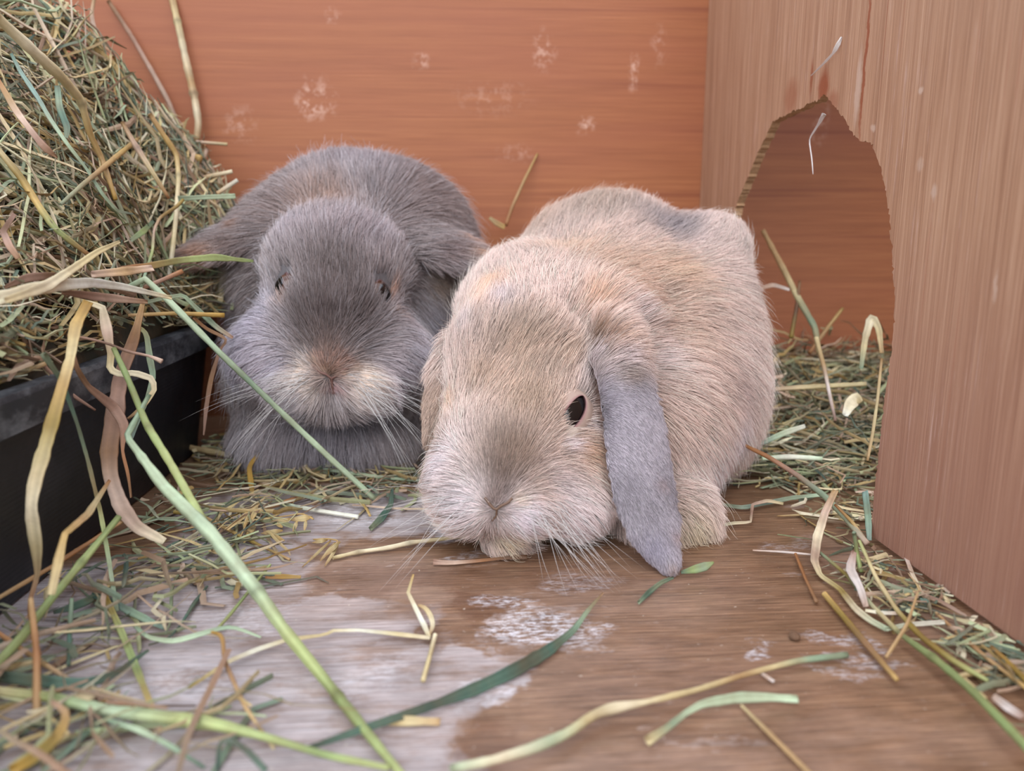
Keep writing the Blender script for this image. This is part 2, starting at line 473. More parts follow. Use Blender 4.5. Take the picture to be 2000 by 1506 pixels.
def scatter(N, sample, h, lens, widths, pal, S=7, lift=.004, stiff=.5, az=None, azs=3.2, seed=1, tube=.35, tilt=0.0):
    r = np.random.default_rng(seed)
    p0 = sample(r, N)
    ang = (r.random(N) * 2 * math.pi) if az is None else az + r.normal(0, azs, N)
    ln = r.uniform(*lens, N) * r.uniform(.6, 1, N)
    kink = r.normal(0, .25, (N, S)) * (r.random((N, S)) < .35) * 2.2 + r.normal(0, .07, (N, S))
    a = ang[:, None] + np.cumsum(kink, 1)
    if az is None:
        e = .004; gx = (h(p0[:, 0] + e, p0[:, 1]) - h(p0[:, 0] - e, p0[:, 1])) / (2 * e); gy = (h(p0[:, 0], p0[:, 1] + e) - h(p0[:, 0], p0[:, 1] - e)) / (2 * e)
        G = np.hypot(gx, gy) + 1e-6; e2 = np.where((G > .02)[:, None], np.stack([gx, gy], 1) / G[:, None], np.array([[0., 1.]])); e1 = np.stack([-e2[:, 1], e2[:, 0]], 1)
        st = np.cos(a)[..., None] * e1[:, None] + (np.sin(a) / np.sqrt(1 + G ** 2)[:, None])[..., None] * e2[:, None]
    else: st = np.stack([np.cos(a), np.sin(a)], 2)
    st = st * (ln / S)[:, None, None]
    xy = p0[:, None, :] + np.cumsum(st, 1) - st.sum(1, keepdims=True) / 2
    hz = h(xy[..., 0], xy[..., 1])
    base = hz[:, [0]] + (hz[:, [-1]] - hz[:, [0]]) * np.linspace(0, 1, S)
    z = np.maximum(hz * (1 - stiff) + base * stiff, hz - .004)
    z = z + r.uniform(0, 1, (N, 1)) ** 1.5 * lift + np.cumsum(r.normal(0, .1, (N, S)), 1) * lift * .6
    w = r.uniform(*widths, N)[:, None] * (1 - .75 * np.abs(np.linspace(-.6, 1, S)) ** 3)[None]
    z = z + (np.abs(r.normal(0, 1, (N, 1))) * tilt * ln[:, None]) * np.linspace(0, 1, S)[None] ** 1.5
    z = np.maximum(z, w * .8 + .0006)
    C = np.dstack([xy, z])
    tk = np.where(r.random(N) < tube, .9, .22)
    w = np.where((tk > .5)[:, None], w * .62, w)
    sd = r.normal(0, 1, (N, 3)); sd[:, 2] *= .5
    ci = r.choice(len(HAY), N, p=pal / pal.sum()); cj = r.choice(len(HAY), N, p=pal / pal.sum())
    tt = np.linspace(0, 1, S)[None, :, None] ** 2 * .5
    cols = (HAY[ci][:, None] * (1 - tt) + HAY[cj][:, None] * tt) * r.uniform(.58, 1.38, (N, 1, 1))
    return C, w, tk, sd, cols

def cull(A):
    C = A[0]; ok = ~((C[..., 0] > -.183) & (C[..., 1] < .52)).any(1)
    ok &= ~(C[..., 0] > -.150).any(1)
    return tuple(a[ok] for a in A)

def merge(parts):
    Vs, Qs, Cs, o = [], [], [], 0
    for V, Q, C in parts:
        Vs.append(V); Qs.append(Q + o); Cs.append(C); o += len(V)
    return np.concatenate(Vs), np.concatenate(Qs), np.concatenate(Cs)

def heightfield(h, x0, x1, y0, y1, nx, ny, drop, amp, keep=None):
    gx, gy = np.meshgrid(np.linspace(x0, x1, nx), np.linspace(y0, y1, ny), indexing='ij')
    z = h(gx, gy) - drop
    P3 = np.dstack([gx, gy, z]); z = z + noise(P3, 90) * amp
    V = np.dstack([gx, gy, z]).reshape(-1, 3)
    i = np.arange(nx * ny).reshape(nx, ny)
    Q = np.stack([i[:-1, :-1], i[1:, :-1], i[1:, 1:], i[:-1, 1:]], -1).reshape(-1, 4)
    if keep is not None:
        k = keep(V); Q = Q[k[Q].all(1)]
    return V, Q, np.tile(np.array(L(50, 50, 38)), (len(V), 1)) * (1 + .4 * noise(V, 150))[:, None]  # filler core coloured dark, standing in for shade between the strands

def stuff(name, V, Q, C, label, cat):
    m = np_mesh(name, V, Q, M_HAY, C, smooth=False)
    return link(bpy.data.objects.new(name, m), label=label, cat=cat, kind='stuff')

def h_heap(x, y):
    a = sstep(y, .27, .585); b = np.clip((-x - .190 + .032 * sstep(y, .55, .59)) / .115, 0, 1) ** .55
    return .102 + .182 * (a ** .9) * b * (1 - .12 * sstep(-x, .27, .34)) + .018 * sstep(-x, .17, .3) + .013 * noise(np.stack([x, y, x * 0], -1), 22)
def s_heap(r, N):
    x = -.178 - r.random(N) ** 1.25 * .30; y = .16 + .43 * r.random(N) ** .8
    return np.stack([x, y], 1)
def heap():
    parts = [heightfield(h_heap, -.548, -.190, .115, .590, 70, 90, .015, .004)]
    parts.append(strands(*cull(scatter(5000, s_heap, h_heap, (.03, .12), (.0006, .0018), TAN + GREENISH * .8, lift=.022, stiff=.5, tilt=.16, seed=3))))
    parts.append(strands(*cull(scatter(1350, s_heap, h_heap, (.06, .14), (.0010, .0021), TAN * 1.8 + GREENISH * .25, lift=.020, stiff=.8, tilt=.12, seed=4))))
    parts.append(strands(*cull(scatter(2200, s_heap, h_heap, (.02, .06), (.0003, .0012), GREENISH + TAN * .2, lift=.028, stiff=.3, tilt=.2, seed=5))))
    def s_end(r, N): return np.stack([r.uniform(-.26, -.180, N), r.uniform(.47, .60, N)], 1)
    def s_rim(r, N): return np.stack([r.uniform(-.27, -.192, N), r.uniform(.17, .60, N)], 1)
    parts.append(strands(*cull(scatter(800, s_rim, lambda x, y: .101 + .012 * sstep(-x, .19, .25) + .12 * sstep(-x, .23, .30) * sstep(y, .38, .6), (.03, .10), (.0006, .0018), TAN * 1.3 + GREENISH * .7, lift=.012, stiff=.5, az=1.57, azs=.6, seed=9))))
    def s_side(r, N): return np.stack([r.uniform(-.215, -.160, N), r.uniform(.572, .64, N)], 1)
    parts.append(strands(*scatter(1100, s_side, h_heap, (.02, .08), (.0006, .0017), TAN * 1.2 + GREENISH, lift=.016, stiff=.5, tilt=.1, seed=10)))
    parts.append(strands(*scatter(420, s_end, lambda x, y: .100 + .10 * sstep(-x, .16, .25) + .006 * noise(np.stack([x, y, x * 0], -1), 30), (.02, .06), (.0005, .0015), TAN + GREENISH, lift=.02, stiff=.4, seed=8)))
    V, Q, C = merge(parts)
    V[:, 1] = np.minimum(V[:, 1], YB - .003)
    stuff('hay', V, Q, C, 'tall heap of loose tan and green hay filling the black litter tray', 'hay')
heap()

def h_bed(x, y):
    d = sstep(y, .45, .66)
    return .001 + .040 * d + .008 * d * noise(np.stack([x, y, x * 0], -1), 25)
def s_bed(r, N):
    n = N * 3
    x = r.uniform(.10, .44, n); y = .455 + .23 * r.random(n) ** .8
    ok = (x > .165 + (y - .45) * .05) | (r.random(n) < .04)
    return np.stack([x, y], 1)[ok][:N]
def bed():
    def S2(r, N): return np.stack([r.uniform(.17, .40, N), .30 + .38 * r.random(N) ** .7], 1)
    def keepout(C):   # keep strands from running through the partition outside the arch
        return C
    parts = [heightfield(h_bed, .15, .55, .50, .685, 40, 40, .008, .003)]
    A = scatter(2300, s_bed, h_bed, (.03, .10), (.0006, .0017), TAN * .8 + GREENISH * .9, lift=.014, stiff=.5, tilt=.08, az=0.0, azs=.6, seed=11)
    B = scatter(500, s_bed, h_bed, (.03, .09), (.0006, .0016), TAN + GREENISH, lift=.03, stiff=.7, tilt=.22, seed=12)
    parts += [strands(*A), strands(*B)]
    V, Q, C = merge(parts)
    V[:, 1] = np.minimum(V[:, 1], YB - .002); V[:, 2] = np.maximum(V[:, 2], .0006)
    stuff('hay', V, Q, C, 'flattened bed of hay behind the fawn rabbit running through the archway', 'hay')
bed()

def litter(name, label, N, polys, lens, widths, pal, seed, lift=.004, base=.0012):
    """loose thin litter on the floor; polys: list of (px,py,rx,ry,weight)"""
    def smp(r, n):
        w = np.array([p[4] for p in polys], float); k = r.choice(len(polys), n, p=w / w.sum())
        out = []
        for i in k:
            px, py, rx, ry, _ = polys[i]
            a = PH(px + r.normal() * rx * .5, min(1700, max(845, py + r.normal() * ry * .5)))
            out.append(a[:2])
        return np.array(out)
    A = scatter(N, smp, lambda x, y: 0 * x + base, lens, widths, pal, lift=lift, stiff=.5, seed=seed, tube=.3)
    V, Q, C = strands(*A)
    k = (V[:, 0] > -.192)[Q].all(1) & (V[:, 1] < YB)[Q].all(1)
    # stay on this side of the partition's solid foot
    k &= ~((V[:, 0] > XP - .0005) & (V[:, 1] < .372))[Q].any(1)
    stuff(name, V, Q[k], C, label, 'hay')
litter('hay_litter', 'thin scatter of hay in front of the grey rabbit and along the tray', 430,
       [(600, 930, 260, 30, 3), (450, 1000, 170, 60, 2), (700, 970, 160, 40, 1.2), (380, 1110, 170, 70, 1.3), (860, 930, 60, 40, .6), (400, 880, 50, 30, 1.6)], (.02, .11), (.0005, .0015), TAN * 1.2 + GREENISH * .9, 21, .008)
litter('hay_litter', 'tangle of dull green and brown hay in the near left corner of the floor', 120,
       [(120, 1300, 160, 120, 2), (250, 1180, 130, 70, 1.4), (100, 1440, 200, 90, 2), (420, 1430, 200, 60, .6)], (.03, .10), (.0005, .0015), TAN * .4 + GREENISH * 1.2, 22, .012)
litter('hay_litter', 'broken hay bits and dust along the foot of the tan partition', 420,
       [(1720, 1130, 60, 60, 2), (1800, 1180, 60, 40, 2), (1900, 1250, 60, 40, 2), (1980, 1320, 60, 40, 1.4), (1650, 1000, 90, 60, 2), (1560, 930, 90, 40, 1.5), (1660, 940, 60, 60, 2)], (.006, .05), (.0004, .0014), TAN + GREENISH, 23, .004)

# ------------------------------------------------------------------ rabbits
class Field:
    """signed distance grid with smooth unions of ellipsoids and ribbons"""
    def __init__(s, lo, hi, h):
        s.lo = np.array(lo); s.h = h
        s.n = np.ceil((np.array(hi) - s.lo) / h).astype(int) + 1
        s.D = np.full(s.n, 1.0, np.float32)
    def window(s, c, R):
        a = np.maximum(0, np.floor((c - R - s.lo) / s.h).astype(int)); b = np.minimum(s.n, np.ceil((c + R - s.lo) / s.h).astype(int) + 1)
        g = [s.lo[i] + s.h * np.arange(a[i], b[i]) for i in range(3)]
        X, Y, Z = np.meshgrid(*g, indexing='ij')
        return tuple(slice(a[i], b[i]) for i in range(3)), np.stack([X, Y, Z], -1)
    def blend(s, sl, d, k, sub=False):
        D = s.D[sl]
        if sub:
            hh = np.clip(.5 - .5 * (D + d) / k, 0, 1); s.D[sl] = D * (1 - hh) - d * hh + k * hh * (1 - hh)
        else:
            hh = np.clip(.5 + .5 * (D - d) / k, 0, 1); s.D[sl] = D * (1 - hh) + d * hh - k * hh * (1 - hh)
    def ell(s, c, r, axes=None, k=.02, sub=False):
        c = np.array(c); r = np.array(r)
        sl, G = s.window(c, r.max() + 2.5 * k + .01)
        q = G - c
        A = np.array([RT, -DN, FW]) if axes is None else axes
        q = q @ A.T
        k0 = np.linalg.norm(q / r, axis=-1); k1 = np.linalg.norm(q / r ** 2, axis=-1) + 1e-9
        s.blend(sl, (k0 * (k0 - 1) / k1).astype(np.float32), k, sub)
    def ribbon(s, pts, w, th, nrm, k=.01):
        """flat tongue along pts; w half widths, th half thickness, nrm facing normals"""
        pts = np.array(pts); w = np.array(w); nrm = np.array(nrm, float)
        S = 24
        t = np.linspace(0, 1, len(pts)); u = np.linspace(0, 1, S)
        C = np.stack([np.interp(u, t, pts[:, i]) for i in range(3)], 1)
        for _ in range(3): C[1:-1] = (C[:-2] + 2 * C[1:-1] + C[2:]) / 4
        Wd = np.interp(u, t, w); Nn = np.stack([np.interp(u, t, nrm[:, i]) for i in range(3)], 1)
        Th = np.interp(u, t, th)
        lo, hi = C.min(0), C.max(0); c = (lo + hi) / 2
        R = (hi - lo) / 2 + Wd.max() + .02
        sl, G = s.window(c, R)
        best = np.full(G.shape[:-1], 9., np.float32)
        T = np.gradient(C, axis=0); T /= np.linalg.norm(T, axis=1, keepdims=True)
        for i in range(S):
            n = Nn[i] - T[i] * (Nn[i] @ T[i]); n /= np.linalg.norm(n); b = np.cross(T[i], n)
            q = G - C[i]
            qa = np.abs(q @ b); qn = q @ n + (qa / Wd[i]) ** 2 * .0035; qt = q @ T[i]
            step = .007
            rr = np.stack([qa / Wd[i], qn / Th[i], qt / step], -1)
            k0 = np.linalg.norm(rr, axis=-1); k1 = np.linalg.norm(rr / np.array([Wd[i], Th[i], step]), axis=-1) + 1e-9
            best = np.minimum(best, (k0 * (k0 - 1) / k1).astype(np.float32))
        s.blend(sl, best, k)
    def mesh(s):
        D = s.D; n = D.shape; sg = D < 0
        vid_shape = tuple(x - 1 for x in n); tot = int(np.prod(vid_shape))
        sx = np.zeros(tot); syy = np.zeros(tot); szz = np.zeros(tot); cnt = np.zeros(tot)
        quads = []
        strd = np.array([vid_shape[1] * vid_shape[2], vid_shape[2], 1])
        for ax in range(3):
            o1, o2 = (ax + 1) % 3, (ax + 2) % 3
            a = [slice(None)] * 3; b = [slice(None)] * 3
            a[ax] = slice(0, -1); b[ax] = slice(1, None)
            ch = sg[tuple(a)] != sg[tuple(b)]
            I = np.argwhere(ch)
            I = I[(I[:, o1] > 0) & (I[:, o1] < n[o1] - 1) & (I[:, o2] > 0) & (I[:, o2] < n[o2] - 1)]
            J = I.copy(); J[:, ax] += 1
            d0 = D[I[:, 0], I[:, 1], I[:, 2]]; d1 = D[J[:, 0], J[:, 1], J[:, 2]]
            Pt = I.astype(float); Pt[:, ax] += d0 / (d0 - d1)
            ids = []
            for u, v in ((-1, -1), (0, -1), (0, 0), (-1, 0)):
                c = I.copy(); c[:, o1] += u; c[:, o2] += v
                f = c @ strd; ids.append(f)
                sx += np.bincount(f, Pt[:, 0], tot); syy += np.bincount(f, Pt[:, 1], tot); szz += np.bincount(f, Pt[:, 2], tot); cnt += np.bincount(f, minlength=tot)
            q = np.stack(ids, 1); fl_ = sg[J[:, 0], J[:, 1], J[:, 2]]
            q[fl_] = q[fl_][:, ::-1]
            quads.append(q)
        used = np.nonzero(cnt)[0]; mp = -np.ones(tot, int); mp[used] = np.arange(len(used))
        V = np.stack([sx[used], syy[used], szz[used]], 1) / cnt[used][:, None] * s.h + s.lo
        return V, mp[np.concatenate(quads)]

def vnormals(V, Q):
    n = np.cross(V[Q[:, 2]] - V[Q[:, 0]], V[Q[:, 3]] - V[Q[:, 1]])
    N = np.zeros_like(V)
    for i in range(3):
        for k in range(4): N[:, i] += np.bincount(Q[:, k], n[:, i], len(V))
    return N / (np.linalg.norm(N, axis=1, keepdims=True) + 1e-12)

def project(V):
    q = V - CAM; z = q @ FW
    return 1000 + F_PX * (q @ RT) / z, 753 + F_PX * (q @ DN) / z, z

def largest(V, Q):
    par = np.arange(len(V))
    lab = par.copy()
    for _ in range(400):
        m = lab[Q].min(1); new = lab.copy()
        for k in range(4): np.minimum.at(new, Q[:, k], m)
        new = new[new]
        if (new == lab).all(): break
        lab = new
    c = np.bincount(lab); b = c.argmax(); keep = lab == b
    mp = np.cumsum(keep) - 1
    return V[keep], mp[Q[keep[Q].all(1)]]

def mat_fur(name, rough=.5):
    t = NT(name)
    a = t.n('ShaderNodeAttribute', attribute_name='Col')
    t.l(a.outputs['Color'], t.b.inputs['Base Color'])
    t.b.inputs['Roughness'].default_value = rough
    t.b.inputs['Specular IOR Level'].default_value = .35
    return t.m
def mat_skin():
    t = NT('rabbit_skin')
    a = t.n('ShaderNodeAttribute', attribute_name='Col')
    n = t.noise(t.coords(), 500, 3, .6)
    t.l(t.mix(.5, a.outputs['Color'], t.mix(n, (.6, .6, .6), (1, 1, 1)), 'MULTIPLY'), t.b.inputs['Base Color'])
    t.b.inputs['Roughness'].default_value = .8
    t.b.inputs['Specular IOR Level'].default_value = .1
    return t.m
M_FUR, M_SKIN = mat_fur('rabbit_fur'), mat_skin()

class Rabbit:
    def __init__(s, V, Q):
        s.V, s.Q = V, Q
        s.N = vnormals(V, Q)
        s.px, s.py, s.z = project(V)
        view = V - CAM; view /= np.linalg.norm(view, axis=1, keepdims=True)
        s.front = (s.N * view).sum(1) < -.05
    def anchor(s, x, y):
        d = np.hypot(s.px - x, s.py - y) + np.where(s.front, 0, 1e4)
        c = np.nonzero(d < max(9, d.min() + 4))[0]
        return s.V[c[s.z[c].argmin()]]
    def paint(s, A, items):
        """items (px,py,radius_px,value,strength)"""
        for x, y, r, v, st in items:
            p = s.anchor(x, y); zc = (p - CAM) @ FW
            d = np.linalg.norm(s.V - p, axis=1) / (r * zc / F_PX)
            w = st * np.exp(-(d ** 2) * 1.4)
            if A.ndim == 2: w = w[:, None]; v = np.array(v)
            A += (v - A) * w
        return A
    def comb(s, items, default, sig=.022):
        num = default * .02; 
        for x, y, dx, dy in items:
            p = s.anchor(x, y)
            w = np.exp(-((s.V - p) ** 2).sum(1) / (2 * sig ** 2))[:, None]
            v = dx * RT + dy * DN; v /= np.linalg.norm(v)
            num = num + w * v
        num = num / (np.linalg.norm(num, axis=1, keepdims=True) + 1e-9)
        num -= (num * s.N).sum(1, keepdims=True) * s.N
        return num

def grow(rb, count, length, comb, cols, radius, seed, bald=None, S=5, density=None, clump=.0035, clumpf=.45, lift=.35, grav=.15):
    r = np.random.default_rng(seed)
    Q, V = rb.Q, rb.V
    T = np.concatenate([Q[:, [0, 1, 2]], Q[:, [0, 2, 3]]])
    a = np.linalg.norm(np.cross(V[T[:, 1]] - V[T[:, 0]], V[T[:, 2]] - V[T[:, 0]]), axis=1)
    if density is not None: a = a * density[T].mean(1)
    if bald is not None: a = a * (1 - bald[T].max(1))
    ti = np.searchsorted(np.cumsum(a) / a.sum(), r.random(count)).clip(0, len(T) - 1)
    u, v = r.random(count), r.random(count); fl_ = u + v > 1; u[fl_], v[fl_] = 1 - u[fl_], 1 - v[fl_]
    B = np.stack([1 - u - v, u, v], 1)[..., None]
    g = lambda A: (A[T[ti]] * (B if A.ndim == 2 else B[..., 0])).sum(1)
    p, n, c, d, ln = g(V), g(rb.N), g(cols), g(comb), g(length)
    n /= np.linalg.norm(n, axis=1, keepdims=True)
    nd = np.linalg.norm(d, axis=1, keepdims=True); d = d / (nd + 1e-6)
    fl3 = np.stack([noise(p, 35), noise(p + 5, 35), noise(p + 9, 35)], 1)
    d = d + fl3 * .35 + r.normal(0, .12, d.shape)
    d -= (d * n).sum(1, keepdims=True) * n; d /= np.linalg.norm(d, axis=1, keepdims=True) + 1e-9
    ln = ln * r.uniform(.65, 1.1, count) * (1 + .12 * noise(p, 60))
    li = lift * np.clip(ln / .011, .45, 1.1) * (1 + .3 * noise(p + 3, 45)) * r.uniform(.7, 1.3, count)
    s_ = np.linspace(0, 1, S)
    C = np.zeros((count, S, 3))
    for i, t in enumerate(s_):
        up = li * t - li * .45 * t * t
        C[:, i] = p + (ln * t)[:, None] * d + (ln * up)[:, None] * n
        C[:, i, 2] -= ln * grav * t * t
    # clumping towards nearby guide hairs
    M = max(10, count // 22)
    gi = r.choice(count, M, replace=False)
    kd = KDTree(M)
    for j, q in enumerate(p[gi]): kd.insert(q, j)
    kd.balance()
    near = np.array([kd.find(q)[1] for q in p])
    G = C[gi][near]; off = G[:, -1] - C[:, -1]
    w = (clumpf * r.uniform(.3, 1.3, count) * np.clip(ln / .013, .15, 1.15))[:, None, None] * (s_ ** 1.6)[None, :, None]
    C += (G - C) * np.clip(w, 0, .95)
    C += np.cumsum(r.normal(0, 1, C.shape) * (ln * .018)[:, None, None], 1)
    C[..., 2] = np.maximum(C[..., 2], .0006)
    C[..., 1] = np.minimum(C[..., 1], YB - .001)
    shade = r.uniform(.62, 1.30, (count, 1, 1)) * (1 + .10 * noise(p, 70))[:, None, None]
    tip = (.55 + .62 * s_)[None, :, None]
    streak = 1 - .30 * np.maximum(0, noise(p * np.array([1, 1, .55]), 95)) ** .8 * np.clip(1.4 - ln / .012, .25, 1)
    cc = c[:, None] * shade * tip * streak[:, None, None]
    cc = cc / np.maximum(1, cc.max(-1, keepdims=True) / .96)
    rad = radius * r.uniform(.7, 1.3, count)[:, None] * (1 - .82 * s_[None] ** 1.5)
    return C, rad, cc

def fur_object(name, sets, parent, mat):
    hc = bpy.data.hair_curves.new(name)
    sizes = [C.shape[1] for C, _, _ in sets for _ in range(len(C))]
    hc.add_curves(sizes)
    pos = np.concatenate([C.reshape(-1, 3) for C, _, _ in sets]).astype(np.float32)
    rad = np.concatenate([R.ravel() for _, R, _ in sets]).astype(np.float32)
    col = np.concatenate([K.reshape(-1, 3) for _, _, K in sets])
    hc.position_data.foreach_set('vector', (pos - np.array(parent.location, np.float32)).ravel())
    at = hc.attributes.get('radius') or hc.attributes.new('radius', 'FLOAT', 'POINT')
    at.data.foreach_set('value', rad)
    ac = hc.attributes.new('Col', 'FLOAT_COLOR', 'POINT')
    c4 = np.ones((len(pos), 4), np.float32); c4[:, :3] = col
    ac.data.foreach_set('color', c4.ravel())
    hc.materials.append(mat)
    return link(bpy.data.objects.new(name, hc), parent, kind='stuff')

def child_mesh(name, m, root, label=None):
    m.transform(Matrix.Translation(-root.location)); return link(bpy.data.objects.new(name, m), root, label)

def tube(pts, r, K=6, taper=True):
    pts = np.array(pts, float); S = len(pts)
    W = np.full(S, r) if not taper else r * (1 - .9 * np.linspace(0, 1, S) ** 1.3)
    if not np.isscalar(r) : W = np.array(r)
    return strands(pts[None], W[None], np.ones(1), np.array([[.3, .5, .81]]), np.zeros((1, S, 3)), K)

def bez(p0, p1, p2, n=8):
    t = np.linspace(0, 1, n)[:, None]; return (1 - t) ** 2 * p0 + 2 * t * (1 - t) * p1 + t * t * p2

M_WHISK = mat_plain('pale_whisker', L(214, 208, 206), .4, .05)
def mat_eye(name, iris):
    t = NT(name)
    n = t.noise(t.coords(), 900, 4, .6)
    t.l(t.mix(n, tuple(np.array(iris) * .6), iris), t.b.inputs['Base Color'])
    t.b.inputs['Roughness'].default_value = .12; t.b.inputs['Specular IOR Level'].default_value = .6
    return t.m
M_PUPIL = mat_eye('dark_pupil', L(10, 9, 12))
def disc_ball(c, r, axis, mat_a, mat_b, cut=.55):
    """eyeball; faces near the axis get the pupil material"""
    import bmesh
    bm = bmesh.new(); bmesh.ops.create_uvsphere(bm, u_segments=28, v_segments=18, radius=r)
    ax = Vector(axis).normalized(); bmesh.ops.transform(bm, matrix=ax.to_track_quat('Z', 'Y').to_matrix().to_4x4(), verts=bm.verts)
    for f in bm.faces:
        f.smooth = True; f.material_index = 1 if f.calc_center_median().normalized() @ ax > cut else 0
    bmesh.ops.translate(bm, vec=Vector(c), verts=bm.verts)
    m = bpy.data.meshes.new('eye'); bm.to_mesh(m); bm.free(); m.materials.append(mat_a); m.materials.append(mat_b); return m

def E(F, px, py, z, rx, ry, rz, k=.02, rot=0.0, sub=False):
    """ellipsoid given by its picture centre, picture radii (px) and depth radius (m); rot turns it in the picture plane"""
    a = math.radians(rot); u = math.cos(a) * RT + math.sin(a) * DN; v = -math.sin(a) * RT + math.cos(a) * DN
    F.ell(P(px, py, z), (rx * z / F_PX, ry * z / F_PX, rz), np.array([u, v, FW]), k, sub)

def smoothmesh(V, Q, it=2):
    for _ in range(it):
        A = np.zeros_like(V); c = np.zeros(len(V))
        for a, b in ((0, 1), (1, 2), (2, 3), (3, 0)):
            for i in range(3):
                A[:, i] += np.bincount(Q[:, a], V[Q[:, b], i], len(V))
            c += np.bincount(Q[:, a], minlength=len(V))
        V = V * .5 + .5 * A / np.maximum(c, 1)[:, None]
    return V

def almond(c, n, u, a, b, lid, r, name, mat, root, sq=1.3):
    """lid rim: almond loop round centre c, long axis u"""
    n = n / np.linalg.norm(n); u = u - (u @ n) * n; u /= np.linalg.norm(u); v = np.cross(n, u)
    t = np.linspace(0, 2 * math.pi, 29)
    X = np.cos(t) * a; Y = np.sign(np.sin(t)) * np.abs(np.sin(t)) ** sq * b
    pts = c + X[:, None] * u + Y[:, None] * v - (X[:, None] ** 2 + Y[:, None] ** 2) * lid * n
    V, Q, _ = strands(pts[None], np.full((1, 29), r), np.ones(1), n[None], np.zeros((1, 29, 3)), 6)
    return child_mesh(name, np_mesh(name, V, Q, mat), root)
def lid_shell(cen, R_, n, u, a, b, outer, name, mat, root):
    """skin over the eyeball with an almond opening"""
    n = n / np.linalg.norm(n); u = u - (u @ n) * n; u /= np.linalg.norm(u); v = np.cross(n, u)
    M = 40; t = np.arange(M) / M * 2 * math.pi
    ix, iy = np.cos(t) * a, np.sign(np.sin(t)) * np.abs(np.sin(t)) ** 1.25 * b
    V, C = [], []
    for k, f in enumerate((0, 0, .06, .2, .5, 1)):
        x = ix * (1 - f) + np.cos(t) * outer * f; y = iy * (1 - f) + np.sin(t) * outer * f
        R2 = R_ - .0006 if k == 0 else R_ + .0007 + .0003 * min(1, f * 5)
        V.append(cen - n * .0011 * f ** 2 + x[:, None] * u + y[:, None] * v + np.sqrt(np.maximum(R2 ** 2 - x ** 2 - y ** 2, 1e-8))[:, None] * n)
        C.append(np.tile(np.array(L(84, 58, 58) if k < 2 else L(176, 138, 136) if k == 2 else L(190, 166, 154)), (M, 1)))
    V = np.concatenate(V); idx = np.arange(6 * M).reshape(6, M); nx = np.roll(idx, -1, 1)
    Q = np.stack([idx[:-1], nx[:-1], nx[1:], idx[1:]], -1).reshape(-1, 4)
    return child_mesh(name, np_mesh(name, V, Q, mat, np.concatenate(C)), root)
M_LID = mat_plain('pink_brown_lid', L(104, 76, 76), .5, .15)

